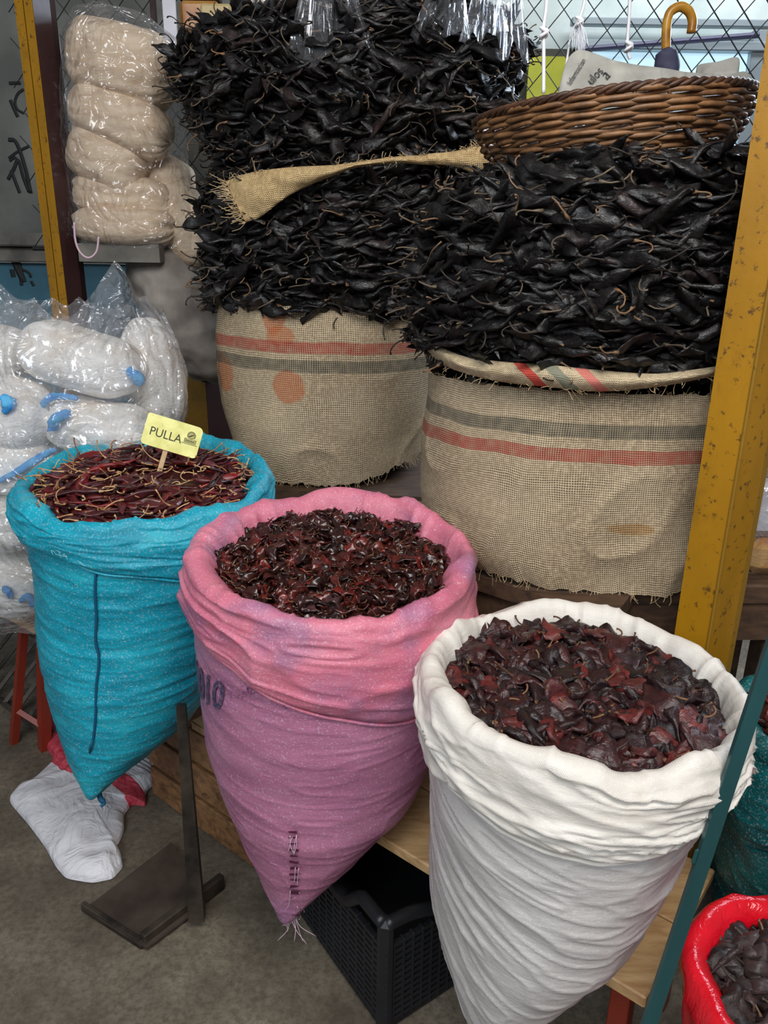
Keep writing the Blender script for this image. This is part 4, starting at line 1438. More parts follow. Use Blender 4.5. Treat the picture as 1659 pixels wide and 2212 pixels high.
for q in range(3):
    a = np.linspace(0, 2 * math.pi, 300)
    ph = a * 28 + q * 2 * math.pi / 3
    mb.tube(loc(np.stack([(r1 + .001 + .004 * np.cos(ph)) * np.cos(a), (r1 + .001 + .004 * np.cos(ph)) * np.sin(a), (zt - zb) + .002 + .004 * np.sin(ph)], 1)), .0042, 6, 1.0, False)
mb.build('braided_rim', MT['wickerdark'], broot, smooth=True)
a = np.linspace(0, 2 * math.pi, 64, endpoint=False)
rr = np.linspace(0, 1, 24)
V = np.array([[r0 * r * math.cos(t), r0 * r * math.sin(t), .004 + .002 * math.cos(r * 70) * math.cos(t * 16)] for r in rr for t in a])
part('base', loc(V), grid_faces(24, 64, True), MT['wickerdark'], broot)


def sheet(root, name, top, bot, Yt, Yb, seed, crum=.010, n=70, m=24, mat=None):
    A, B = smoothpath(W(top, Yt), n), smoothpath(W(bot, Yb), n)
    s = np.linspace(0, 1, m)[:, None, None]
    P = A[None] * (1 - s) + B[None] * s
    d = crum * (fbm(P * 9, seed) * .6 + .7 * ridge(P * [9, 9, 14], seed + 4) ** 2 + .25 * ridge(P * [26, 9, 22], seed + 6) ** 2)
    P = P + np.stack([0 * d, d, .25 * d], -1)
    V1, V2 = P.reshape(-1, 3), (P + [0, .0012, 0]).reshape(-1, 3)
    Fc = [tuple(f) for f in grid_faces(m, n)]
    N = n * m
    bd = [i for i in range(n)] + [r * n + n - 1 for r in range(1, m)] + [(m - 1) * n + i for i in range(n - 2, -1, -1)] + [r * n for r in range(m - 2, 0, -1)]
    F = Fc + [tuple(i + N for i in f[::-1]) for f in Fc] + [(bd[i], bd[i - 1], bd[i - 1] + N, bd[i] + N) for i in range(len(bd))]
    part(name, np.vstack([V1, V2]), F, mat or MT['paper'], root)
    return P


YB = 1.50
nroot = thing('newspaper', 'crumpled grey newspaper standing up in the wicker basket', 'newspaper', atY(1350, 200, 1.66))
Pn = sheet(nroot, 'front_sheet', [(1176, 196), (1192, 140), (1210, 104), (1238, 97), (1300, 116), (1372, 128), (1400, 132)], [(1180, 210), (1220, 210), (1260, 206), (1300, 204), (1340, 200), (1380, 200), (1404, 200)], 1.60, 1.56, 3, .020)
sheet(nroot, 'middle_sheet', [(1362, 126), (1410, 130), (1450, 136), (1490, 138), (1530, 140)], [(1362, 204), (1410, 204), (1450, 204), (1490, 204), (1530, 204)], 1.64, 1.60, 5, .018)
sheet(nroot, 'back_sheet', [(1476, 134), (1482, 120), (1524, 112), (1566, 102), (1572, 130)], [(1476, 204), (1500, 204), (1530, 204), (1560, 204), (1576, 200)], 1.67, 1.63, 7, .014)
sheet(nroot, 'folded_edge', [(1508, 150), (1540, 142), (1582, 132), (1598, 158)], [(1510, 182), (1540, 182), (1575, 182), (1602, 186)], 1.575, 1.565, 9, .006, mat=MT['paper'])


def paper_text(body, size, pa, pb, Yd, squash=1.0):
    """lettering running from image point pa to pb on the front sheet"""
    V, F = text_mesh(body, 1.0)
    V = np.array(V); V[:, 0] -= V[:, 0].min(); wid_ = V[:, 0].max()
    a, b = np.array(pa, float), np.array(pb, float)
    d = (b - a) / wid_
    n_ = np.array([d[1], -d[0]]) * squash
    Q = []
    flat = Pn.reshape(-1, 3)
    pj = project(flat)
    for x, y, _ in V:
        p = a + d * x + n_ * y
        i = np.argmin(((pj - p) ** 2).sum(1))
        Q.append(atY(p[0], p[1], flat[i][1] - .004))
    part('printed_words', np.array(Q), F, MT['newsink'], nroot, smooth=False)


paper_text('Informacion', 1, (1206, 172), (1237, 118), 0, 1.3)
paper_text('ulos', 1, (1252, 170), (1276, 141), 0, 1.15)
paper_text('a', 1, (1284, 158), (1292, 150), 0, 1.2)

V, F = tube(smoothpath(W([(1376, 152), (1420, 154), (1484, 157)], 1.592), 12), .0022, 6)
part('printed_rule', V, F, MT['newsink'], nroot)
uroot = thing('umbrella', 'furled navy umbrella with a curved cane handle behind the newspaper', 'umbrella', atY(1411, 330, 1.78))
V, F = tube(smoothpath(W([(1462, 52), (1464, 26), (1456, 6), (1437, -4), (1418, 6), (1410, 26), (1408, 60), (1409, 90)], 1.78), 40), .0092, 12)
part('cane_handle', V, F, MT['cane'], uroot)
P = W([(1409, 86), (1410, 100), (1411, 130), (1410, 200), (1408, 290)], 1.78)
V, F = tube(smoothpath(P, 30), np.interp(np.linspace(0, 1, 30), [0, .04, .1, .2, .5, 1], [.008, .011, .014, .021, .026, .012]), 18)
V = V + .003 * vn(V * 60, 4)[:, None] * [1, 1, 0]
part('furled_canopy', V, F, MT['umbrella'], uroot)


def cord(name, label, pts, Y, r, mat=None, knot=None, group=None):
    root = thing(name, label, 'string', atY(*pts[-1], Y), group)
    V, F = tube(smoothpath(W(pts, Y), 40), r, 6)
    part('cord', V, F, mat or MT['string'], root)
    if knot:
        rg = np.random.default_rng(int(pts[0][0]))
        c = atY(*knot, Y)
        a = np.linspace(0, 4 * math.pi, 40)
        V, F = tube(np.stack([c[0] + .006 * np.cos(a), c[1] - .004 + .005 * np.sin(a), c[2] + .008 * np.sin(a * .5 + .4)], 1), r * .9, 6)
        part('knot', V, F, mat or MT['string'], root)
    return root


cord('hanging_string', 'white string with a knot hanging to the left rim of the basket', [(1149, -60), (1147, 10), (1143, 52), (1145, 110), (1147, 192)], 1.62, .0036, knot=(1143, 62))
s2 = cord('hanging_string', 'frayed white plastic tassel hanging above the newspaper', [(1236, -60), (1228, 0), (1219, 32)], 1.68, .0032, knot=(1218, 36))
rg = np.random.default_rng(8)
for k in range(26):
    x = 1218 + rg.normal(0, 9)
    V, F = tube(smoothpath(W([(1218, 30), (1218 + (x - 1218) * .7, 55), (x + rg.normal(0, 3), 80 + rg.uniform(0, 30))], 1.68 + rg.normal(0, .006)), 8), .0007, 4)
    part('loose_fibre', V, F, MT['string'], s2)
cord('hanging_string', 'straight white string hanging between tassel and umbrella handle', [(1328, -60), (1327, 20), (1325, 70), (1327, 98), (1332, 112)], 1.70, .0034, knot=(1327, 86))
cord('hanging_string', 'thin white string left of the newspaper before the olive panel', [(1199, 80), (1197, 105), (1193, 135)], 1.70, .0022)
cord('hanging_string', 'pale pink string loop dangling at the shelf edge below the bundles', [(142, 500), (146, 540), (158, 566), (176, 576), (192, 562), (196, 530)], 2.33, .0032, MT['pinkstring'])
cord('hanging_string', 'glossy thin plastic strand hanging on the fence beside the yellow and brown post', [(76, -20), (82, 30), (92, 80), (104, 150)], 2.85, .0035, MT['lightstrip'])

# ------------------------------------------------------------------ clear film on the upper stack
def film_sheet(root, lf, p0, p1, t0, t1, off, mat, seed, rise=0.0, rough=.02, n=130, m=60, ragged=.05, nm='film_sheet'):
    ph = np.linspace(p0, p1, n); s = np.linspace(0, 1, m)
    PH, S_ = np.meshgrid(ph, s)
    rag = ragged * vn(np.stack([PH * 7, 0 * PH, 0 * PH], -1), seed + 1)
    T = t0 + (t1 - t0 + rag) * S_
    TH = PH - math.pi / 2
    P = lf.S(TH, T)
    nrm = lf.N(TH, T)
    w = ridge(np.stack([PH * 9 + S_ * 2, S_ * 3.5, 0 * PH], -1), seed) * .6 + ridge(np.stack([PH * 21 - S_ * 5, S_ * 7, 0 * PH], -1), seed + 2) * .4
    P = P + nrm * (off + rough * w)[..., None]
    P[..., 2] += rise * np.clip(1 - S_ * 2.2, 0, 1)
    part(nm, P.reshape(-1, 3), grid_faces(m, n), mat, root)


froot = thing('plastic_film', 'crumpled clear plastic draped over the top of the upper black stack', 'plastic film', LF_SU.c[20])
# pleated skirts of film gathered at the top
for (cx, x0, x1, yb, yt, Y, sd) in ((950, 855, 985, 84, -60, 2.02, 1), (1030, 960, 1068, 78, -60, 2.0, 2), (1066, 1030, 1116, 104, -60, 2.05, 3), (560, 470, 640, 46, -50, 2.08, 4), (650, 590, 800, 118, -60, 2.0, 5)):
    n, m = 90, 26
    x = np.linspace(0, 1, n); s = np.linspace(0, 1, m)
    X_, S_ = np.meshgrid(x, s)
    xt = cx + (x0 + (x1 - x0) * X_ - cx) * (.45 + .55 * S_)
    yy = yt + (yb - yt) * S_ * (1 + .28 * vn(np.stack([X_ * 7, 0 * X_, 0 * X_], -1), sd))
    Yd = Y + .028 * (ridge(np.stack([X_ * 4.5, S_ * 1.4, 0 * X_], -1), sd + 9) + .5 * ridge(np.stack([X_ * 10, S_ * 2.2, 0 * X_], -1), sd + 19)) * (.3 + .7 * S_)
    P = np.array([[atY(a, b, c) for a, b, c in zip(r1_, r2_, r3_)] for r1_, r2_, r3_ in zip(xt, yy, Yd)])
    part('pleated_film', P.reshape(-1, 3), grid_faces(m, n), MT['filmpleat'], froot)

# ------------------------------------------------------------------ things behind the upper stack, top left
def blob(V0, sub=5):
    return V0


def pillow(rootname, label, cat, c, dims, R, mat, seed, wr=.03, group=None, pinch=0.0, creases=1.0, n=72, m=44, e=.72, gather=0.0):
    """soft stuffed bundle: superellipsoid with gathers"""
    u = np.linspace(0, math.pi, m); v = np.linspace(0, 2 * math.pi, n, endpoint=False)
    U, Vv = np.meshgrid(u, v, indexing='ij')
    sp = lambda x, k: np.sign(x) * np.abs(x) ** k
    x = sp(np.cos(U), e); rr = np.abs(np.sin(U)) ** e
    y = rr * sp(np.cos(Vv), .3 + .8 * e); z = rr * sp(np.sin(Vv), .3 + .8 * e)
    P = np.stack([x, y, z], -1)
    g = ridge(np.stack([x * .9, np.cos(Vv) * 3.0, np.sin(Vv) * 3.0], -1), seed) * .5 + .5 * vn(P * 2.0, seed + 1)
    P = P * (1 + wr * creases * g * 2.2)[..., None]
    P[..., 1:] *= (1 + gather * ridge(np.stack([x * .7, np.cos(Vv) * 5.0, np.sin(Vv) * 5.0], -1), seed + 7) * (.35 + np.abs(x) ** 2))[..., None]
    P[..., 1:] *= (1 - pinch * np.abs(x) ** 6)[..., None]
    P[..., 2] += .10 * vn(np.stack([x * 1.2, 0 * x, 0 * x], -1), seed + 4)
    P = P * np.asarray(dims) / 2
    Q = P.reshape(-1, 3) @ np.asarray(R).T + np.asarray(c)
    root = thing(rootname, label, cat, np.asarray(c) - [0, 0, dims[2] / 2], group)
    part('wrapped_body', Q, [tuple(f) for f in grid_faces(m, n, True)] + [tuple(range(n))[::-1], tuple(range((m - 1) * n, m * n))], mat, root)
    return root


def pil(label, x0, y0, x1, y1, hpx, Y, depth, mat, seed, cat='bundle', nm='cloth_bundle', yaw=0.0, **kw):
    """bundle whose long axis runs between two image points"""
    a, b = atY(x0, y0, Y - yaw), atY(x1, y1, Y + yaw)
    c = (a + b) / 2
    L = np.linalg.norm(b - a)
    x = (b - a) / L
    z = np.array([0, 0, 1.0]) - x * x[2]; z /= np.linalg.norm(z)
    R = np.stack([x, np.cross(z, x), z], 1)
    xm, ym = (x0 + x1) / 2, (y0 + y1) / 2
    hz = atY(xm, ym - hpx / 2, Y)[2] - atY(xm, ym + hpx / 2, Y)[2]
    if abs(y1 - y0) > abs(x1 - x0):
        hz = hpx / F_PX * Y
    return pillow(nm, label, cat, c, (L, depth, hz), R, mat, seed, **kw), R, a, b


root = thing('cardboard_packet', 'amber and tan packet on the shelf behind the upper stack', 'packet', atY(400, 120, 2.9))
c_, s_ = quadbox(352, 12, 450, 140, 2.86, .12)
MB().box(c_, s_, None, .012).build('amber_packet', MT['amber'], root)
c_, s_ = quadbox(398, 18, 470, 76, 2.84, .02)
MB().box(c_, s_, None, .008).build('tan_label', MT['tanpaper'], root)
root = thing('hanging_strip', 'pale vertical plastic strip hanging left of the amber packet', 'plastic strip', atY(335, 105, 2.8))
c_, s_ = quadbox(309, -60, 356, 120, 2.8, .008)
MB().box(c_, s_, None, .002).build('strip_sheet', MT['lightstrip'], root)
slab('trim_3', *[x for x in quadbox(284, -40, 312, 140, 2.98, .03)], MT['darkbrown'])
slab('trim_4', *[x for x in quadbox(350, -30, 440, 10, 2.9, .06)], MT['darkbrown'])
r_, R_, _, _ = pil('pale peach bundle in plastic behind the top of the upper stack', 478, 20, 640, 24, 110, 2.8, .16, MT['cream'], 77)

# cream bundles stacked on the ledge, wrapped together
slab('trim_5', *[x for x in quadbox(150, 545, 330, 582, 2.42, .42)], MT['ledge'])
G1 = 'cream bundles stacked on the ledge'
for lb, x0, y0, x1, y1, hh, Y, dp, yw, sd in (
        ('bottom cream bundle of the wrapped column, lying flat on the ledge', 152, 505, 366, 512, 84, 2.5, .24, 0, 1),
        ('second cream bundle from the bottom of the wrapped column', 150, 436, 356, 452, 100, 2.52, .2, 0, 2),
        ('smooth cream bundle in the middle of the wrapped column, slanting down right', 140, 322, 300, 396, 140, 2.5, .2, 0, 3),
        ('slanted cream bundle third from the top, ending at the black stack', 138, 234, 342, 322, 126, 2.48, .2, 0, 4),
        ('topmost large cream bundle of the wrapped column', 130, 142, 346, 184, 178, 2.5, .26, 0, 5),
        ('cream bundle tucked behind between second and middle bundles', 250, 372, 390, 430, 120, 2.6, .2, 0, 6),
        ('shaded cream bundle beside the black stack, right of the bottom two', 330, 430, 450, 560, 110, 2.56, .2, 0, 7),
        ('lowest shaded cream bundle squeezed against the left bale', 360, 550, 470, 680, 100, 2.62, .16, 0, 8)):
    pil(lb, x0, y0, x1, y1, hh, Y, dp, MT['cream'], sd, yaw=yw, group=G1, pinch=.10, e=.5)


def wrap(name, label, rows, mat, seed, amp=.012, cat='plastic film', top=None, t0=0.0, sharp=3.0, n=180, m=120):
    lf = Loft(rows)
    th = th_grid(n); t = np.linspace(t0, 1, m)
    TH, T = np.meshgrid(th, t)
    P = lf.S(TH, T); Nn = lf.N(TH, T)
    c, s_ = np.cos(TH), np.sin(TH)
    w = ridge(np.stack([c * 2.6, s_ * 2.6, T * 5], -1), seed) ** 2 + .6 * ridge(np.stack([c * 5 + T * 3, s_ * 5, T * 10], -1), seed + 1) ** sharp
    P = P + Nn * (amp * w)[..., None]
    if top is not None:
        P[..., 2] += np.interp(phi(TH), *top) * np.clip(1 - T * 3.2, 0, 1) + .02 * ridge(np.stack([c * 4, s_ * 4, 0 * c], -1), seed + 3) * np.clip(1 - T * 5, 0, 1)
    root = thing(name, label, cat, lf.c[-1])
    part('film_bag', P.reshape(-1, 3), grid_faces(m, n), mat, root)
    return root, lf


wrap('plastic_wrap', 'clear plastic wrapped round the column of cream bundles', [(40, 200, 225, 2.46, 2.52), (56, 140, 290, 2.36, 2.64), (110, 118, 356, 2.31, 2.68), (200, 118, 362, 2.31, 2.68), (320, 124, 372, 2.31, 2.68), (440, 136, 392, 2.32, 2.68), (520, 142, 410, 2.34, 2.68), (549, 160, 410, 2.36, 2.66)], MT['film'], 31, .007)

# dusty grey sack under the wrapped column
lf = Loft([(540, 262, 440, 2.5, 2.8), (600, 266, 470, 2.46, 2.84), (660, 284, 488, 2.45, 2.84), (720, 322, 500, 2.46, 2.82), (770, 368, 508, 2.48, 2.8), (810, 395, 505, 2.52, 2.76), (830, 410, 500, 2.58, 2.70)])
th = th_grid(120); t = np.linspace(0, 1, 70)
TH, T = np.meshgrid(th, t)
P = lf.S(TH, T) + lf.N(TH, T) * (.012 * fbm(lf.S(TH, T) * 9, 5) + .008 * ridge(lf.S(TH, T) * [6, 6, 14], 6))[..., None]
root = thing('dusty_sack', 'dusty grey sack slumped over the dull yellow post under the cream bundles', 'sack', lf.c[-1])
part('sack_body', P.reshape(-1, 3), [tuple(f) for f in grid_faces(70, 120)] + [tuple(range(119)), tuple(range(69 * 120, 70 * 120 - 1))[::-1]], MT['dusty'], root)

# ------------------------------------------------------------------ net bundles on the red trestle table
G2 = 'white net bundles in plastic on the trestle table'


def tie(root, pts, Y, r):
    P = smoothpath(W(pts, Y), 24)
    V, F = tube(P, r * (.55 + .45 * np.sin(np.linspace(.15, 3.0, 24))), 10)
    V = V + .006 * fbm(V * 60, 4)[:, None] * np.array([.6, .6, .6])
    part('blue_tie', V, F, MT['blue'], root)


r_, *_ = pil('large white net bundle at the top, blue dyed at its right end', 30, 762, 302, 838, 128, 1.95, .19, MT['net'], 21, group=G2, gather=.06, pinch=.35)
tie(r_, [(268, 812), (284, 826), (294, 836), (288, 850)], 1.885, .013)
r_, *_ = pil('tall white net bundle bending down at the right edge of the plastic bag', 298, 705, 352, 935, 120, 2.08, .17, MT['net'], 22, group=G2, gather=.06, pinch=.3)
r_, *_ = pil('white net bundle with a blue tie at its left end, just above the turquoise sack', 94, 918, 330, 958, 112, 1.92, .19, MT['net'], 23, group=G2, gather=.06, pinch=.4)
tie(r_, [(144, 914), (126, 918), (112, 932), (108, 952)], 1.815, .014)
tie(r_, [(84, 900), (100, 882), (128, 876), (160, 882)], 1.86, .010)
r_, *_ = pil('white net bundle at the left picture edge with a blue patch', -70, 892, 112, 934, 150, 1.90, .20, MT['net'], 24, group=G2, gather=.06, pinch=.3)
tie(r_, [(-4, 880), (8, 890), (14, 900), (4, 914)], 1.795, .013)
r_, *_ = pil('white net bundle with a long blue streak beneath the edge bundle', -80, 1020, 120, 1030, 130, 1.90, .20, MT['net'], 25, group=G2, gather=.06, pinch=.3)
tie(r_, [(-8, 1066), (24, 1050), (60, 1026), (96, 1002), (118, 990)], 1.79, .010)
r_, *_ = pil('plain white net bundle low in the pile, left of the turquoise cuff', -80, 1130, 100, 1150, 130, 1.92, .20, MT['net'], 26, group=G2, gather=.06, pinch=.3)
r_, *_ = pil('bottom white net bundle with blue spots, resting on the trestle table', -80, 1262, 122, 1290, 128, 1.94, .20, MT['net'], 27, group=G2, gather=.06, pinch=.3)
tie(r_, [(14, 1290), (24, 1302), (30, 1314)], 1.83, .012)
tie(r_, [(52, 1320), (68, 1310), (78, 1330)], 1.84, .010)
r_, *_ = pil('white net bundle at the far left under the loose plastic', -90, 772, 60, 800, 110, 2.02, .18, MT['net'], 28, group=G2, gather=.06, pinch=.3)
wrap('plastic_bag', 'big crinkled clear plastic bag around the white net bundles', [(700, -60, 330, 1.92, 2.2), (760, -90, 362, 1.84, 2.2), (830, -100, 385, 1.80, 2.2), (900, -100, 392, 1.79, 2.2), (960, -100, 380, 1.78, 2.18), (1020, -110, 340, 1.77, 2.14), (1120, -110, 300, 1.77, 2.1), (1250, -110, 260, 1.78, 2.1), (1350, -100, 200, 1.84, 2.06)], MT['filmhazy'], 33, .013,
     top=([-3.2, -1.6, -1.2, -.9, -.6, -.45, -.2, .1, .35, .6, .8, 1.1, 1.6, 3.2], [.02, .0, .01, .02, .0, .07, .05, .0, .02, .09, .12, .05, .0, .02]))

troot = thing('trestle_table', 'low table with red painted metal legs under the white net bundles', 'table', (-1.1, 2.05, 0))
tA, tB = atZ(-60, 1305, .47), atZ(118, 1394, .47)
ut = (tB - tA)[:2]; ut /= np.linalg.norm(ut); vt = np.array([-ut[1], ut[0]])
if vt[1] < 0: vt = -vt
e = tB[:2] + ut * .12
s0 = tA[:2] - ut * .25
MB().prism([s0, e, e + vt * .5, s0 + vt * .5], .445, .472).build('tabletop', MT['pine'], troot)
lt, lb = np.array([*(atZ(40, 1372, .44)[:2] + vt * .03), .444]), np.array([*atZ(45, 1628, 0)[:2], 0.0])
mb = MB().tube([lb, lt], .016, 4); mb.build('leg', MT['redpaint'], troot)
l2t, l2b = np.array([*(atZ(66, 1384, .44)[:2] + vt * .05), .444]), np.array([*(atZ(150, 1690, 0)[:2]), 0.0])
l2b = np.array([*(atZ(118, 1560, .1)[:2]), .0])
l2b = atZ(112, 1545, .16) + (atZ(112, 1545, .16) - l2t) * .9; l2b[2] = 0.0
mb = MB().tube([l2b, l2t], .022, 4); mb.build('leg', MT['redpaint'], troot)
pA = lb * .72 + lt * .28; pB = l2b * .82 + l2t * .18
mb = MB().tube([pA, pB], .011, 4); mb.build('cross_brace', MT['redpaint'], troot)
for du in (-.55,):
    for dv in (.05, .42):
        c = s0 + ut * .12 + vt * dv
        mb = MB().tube([np.array([c[0], c[1], 0]), np.array([c[0], c[1], .444])], .016, 4); mb.build('leg', MT['redpaint'], troot)
c = e - ut * .1 + vt * .42
MB().tube([np.array([c[0], c[1], 0]), np.array([c[0], c[1], .444])], .016, 4).build('leg', MT['redpaint'], troot)

# dark grating leaning behind the trestle legs
g0, g1 = atZ(-60, 1590, 0), atZ(120, 1590, 0)
root = thing('iron_grating', 'dark iron grating on the floor behind the red trestle legs', 'grating', ((g0 + g1) / 2)[:2].tolist() + [0])
mb = MB()
gu = np.array([.78, -.63]); gv = np.array([.63, .78])
o_ = np.array([-1.75, 2.62])
for k in range(16):
    p = o_ + gv * 0 + gu * (k * .075)
    mb.tube([[p[0], p[1], .02], [p[0] + gv[0] * .35, p[1] + gv[1] * .35, .32]], .009, 4)
for s_ in (0, .5, 1):
    a = o_ + gv * .35 * s_; b = a + gu * 15 * .075
    mb.tube([[a[0], a[1], .018 + .3 * s_], [b[0], b[1], .018 + .3 * s_]], .010, 4)
mb.build('bars', MT['iron'], root)

# ------------------------------------------------------------------ empty white sack on the floor
out = [(95, 1572), (150, 1562), (215, 1575), (290, 1590), (345, 1606), (370, 1650), (360, 1692), (332, 1722), (334, 1752), (304, 1748), (286, 1772), (288, 1805), (278, 1832), (258, 1852), (268, 1850),
       (284, 1860), (288, 1884), (266, 1910), (222, 1920), (165, 1912), (143, 1888), (118, 1845), (80, 1797), (42, 1756), (38, 1744), (62, 1714), (88, 1706), (134, 1660), (112, 1628)]
O = np.array([atZ(x, y, .012) for x, y in out])
O2 = []
for i in range(len(O)):
    for k in range(7):
        O2.append(O[i] * (1 - k / 7) + O[(i + 1) % len(O)] * k / 7)
O2 = np.array(O2)
O2 = np.stack([Loft._sm(np.concatenate([O2[-6:, k], O2[:, k], O2[:6, k]]), 5)[6:-6] for k in range(3)], 1)
cen = atZ(205, 1755, .012)
ns = 54
ss = np.linspace(0.0, 1, ns) ** .8
P = cen + (O2[None] - cen) * ss[:, None, None]
bump_ = .070 * (1 - ss ** 2.2)[:, None] ** .75 * np.clip((1.62 - P[..., 1]) / .22, .25, 1)
fold = .034 * ridge(np.stack([P[..., 0] * 8 + P[..., 1] * 3, P[..., 1] * 2.5, 0 * P[..., 0]], -1), 3) + .020 * fbm(P * 10, 4) + .016 * ridge(P * [15, 7, 1], 8) + .018 * ridge(np.stack([P[..., 0] * 12 - P[..., 1] * 20, P[..., 1] * 9, 0 * P[..., 0]], -1), 12)
P[..., 2] = .012 + np.clip(bump_ + fold * np.clip((1.70 - P[..., 1]) / .22, .3, 1) * (1 - ss ** 3)[:, None] + .012 * (1 - ss ** 6)[:, None], .0, None)
P[-1, :, 2] = .003
BL_ = np.array([atZ(x, y, .03)[:2] for x, y in ((100, 1560), (116, 1592), (138, 1640), (170, 1676), (215, 1690), (262, 1699), (300, 1722), (345, 1752))])
Q2 = P[..., :2].reshape(-1, 2)
best = np.full(len(Q2), 9.0); sgn = np.zeros(len(Q2)); al = np.zeros(len(Q2))
for p_, q_ in zip(BL_[:-1], BL_[1:]):
    e_ = q_ - p_; le = np.linalg.norm(e_); e_ = e_ / le
    t_ = np.clip((Q2 - p_) @ e_, 0, le)
    dd_ = np.linalg.norm(Q2 - p_ - t_[:, None] * e_, axis=1)
    sd_ = (Q2 - p_) @ np.array([-e_[1], e_[0]])
    m_ = dd_ < best
    best[m_] = dd_[m_]; sgn[m_] = np.sign(sd_[m_]); al[m_] = t_[m_]
uvv = np.stack([al,   .245 + 1.35 * best * sgn], -1)
sroot = thing('empty_sack', 'crumpled empty white sack with a red band lying on the floor under the turquoise sack', 'sack', cen * [1, 1, 0])
part('sack_cloth', P.reshape(-1, 3), grid_faces(ns, len(O2), True), MT['floorsack'], sroot, uv=uvv)
gr = [tuple(r) for r in grid_faces(1, 1)]
def sackz(x, y):
    p = atZ(x, y, .06)
    d = ((P[..., :2] - p[:2]) ** 2).sum(-1)
    i = np.unravel_index(np.argmin(d), d.shape)
    return np.array([p[0], p[1], P[i][2] + .004])
mb = MB()
for y0 in range(0, 40, 8):
    q = [sackz(300 + y0 * .5 + k * 7, 1650 - y0 * .9 + k * 7 * .45) for k in range(8)]
    mb.tube(q, .0022, 4)
mb.build('grey_print', MT['greyprint'], sroot)

# ------------------------------------------------------------------ iron stand with a flat plate
iroot = thing('iron_stand', 'black iron stand with flat floor plate and upright bar in front of the turquoise sack', 'stand', (-.52, 1.42, 0))
c4 = [atZ(206, 1984, .02)[:2], atZ(345, 2062, .02)[:2], atZ(470, 1962, .02)[:2], atZ(392, 1832, .02)[:2]]
mb = MB().prism(c4, .014, .020); mb.build('floor_plate', MT['ironplate'], iroot)
f0, f1 = atZ(338, 2064, .0), atZ(506, 1926, .0)
uf = (f1 - f0); uf /= np.linalg.norm(uf)
mb = MB()
mb.box(((f0 + f1) / 2 + [0, 0, .021]), (np.linalg.norm(f1 - f0), .020, .042), rotz(math.atan2(uf[1], uf[0])), .003)
mb.build('front_rail', MT['iron'], iroot)
f2 = atZ(206, 1984, .0); ug = f2 - f0; Lg = np.linalg.norm(ug); ug /= Lg
MB().box(((f2 + f0) / 2 + [0, 0, .012]), (Lg, .012, .024), rotz(math.atan2(ug[1], ug[0])), .002).build('side_rail', MT['iron'], iroot)
pb = atZ(452, 1995, .03); pt = atY(404, 1535, pb[1] + .012)
mb = MB()
ax = (pt - pb) / np.linalg.norm(pt - pb)
sx = np.array([1.0, 0.1, 0]); sx -= ax * (sx @ ax); sx /= np.linalg.norm(sx); sy = np.cross(ax, sx)
Vv = []
for p, w in ((pb, .018), (pt, .0095)):
    for a, b in ((-1, -1), (1, -1), (1, 1), (-1, 1)):
        Vv.append(p + sx * a * w + sy * b * w * .7)
mb.add(Vv, [(3, 2, 1, 0), (4, 5, 6, 7), (0, 1, 5, 4), (1, 2, 6, 5), (2, 3, 7, 6), (3, 0, 4, 7)])
mb.build('upright_bar', MT['iron'], iroot)

# ------------------------------------------------------------------ price card in the turquoise sack
q = [np.array(p, float) for p in ((300, 969), (414, 1006), (441, 936), (314, 908))]   # BL, BR, TR, TL
Yc0 = 1.66
BL, BR, TR, TL = [atY(*p, Yc0) for p in q]
BL, BR = atY(*q[0], Yc0 - .018), atY(*q[1], Yc0 - .018)
ex = ((BR - BL) + (TR - TL)) / 2; wd = np.linalg.norm(ex); ex /= wd
ez = ((TL - BL) + (TR - BR)) / 2; ez -= ex * (ez @ ex); ht = np.linalg.norm(ez); ez /= ht
en = np.cross(ex, ez); en = en if en[1] < 0 else -en
Oc = (BL + BR + TR + TL) / 4
cardP = lambda x, z, d=0.0: Oc + ex * x + ez * z + en * d
croot = thing('price_card', 'yellow price card reading PULLA stuck into the thin red chillies', 'sign', cardP(-.01, -ht / 2 - .05))
rc = .012
pts = []
for cx, cz, a0 in ((wd / 2 - rc, ht / 2 - rc, 0), (-wd / 2 + rc * .4, ht / 2 - rc * .4, 1), (-wd / 2 + rc * .7, -ht / 2 + rc * .7, 2), (wd / 2 - rc * .7, -ht / 2 + rc * .7, 3)):
    r_c = {0: rc, 1: rc * .4, 2: rc * .7, 3: rc * .7}[a0]
    for k in range(7):
        a = a0 * math.pi / 2 + k * math.pi / 12
        pts.append((cx + r_c * math.cos(a), cz + r_c * math.sin(a)))
n = len(pts)
V = [cardP(x, z, .0012) for x, z in pts] + [cardP(x, z, -.0012) for x, z in pts]
F = [tuple(range(n)), tuple(range(n, 2 * n))[::-1]] + [(i, n + i, n + (i + 1) % n, (i + 1) % n) for i in range(n)]
part('card_face', V, F, MT['card'], croot, smooth=False)
V, F = text_mesh('PULLA', 1.0)
V = np.array(V); V[:, 0] -= V[:, 0].min(); V[:, :2] /= V[:, 0].max()
tw = wd * .565; x0 = -wd * .385; z0 = -ht * .16
part('printed_name', [cardP(x0 + a * tw, z0 + b * tw * 1.08, .0018) for a, b, _ in V], F, MT['cardink'], croot, smooth=False)
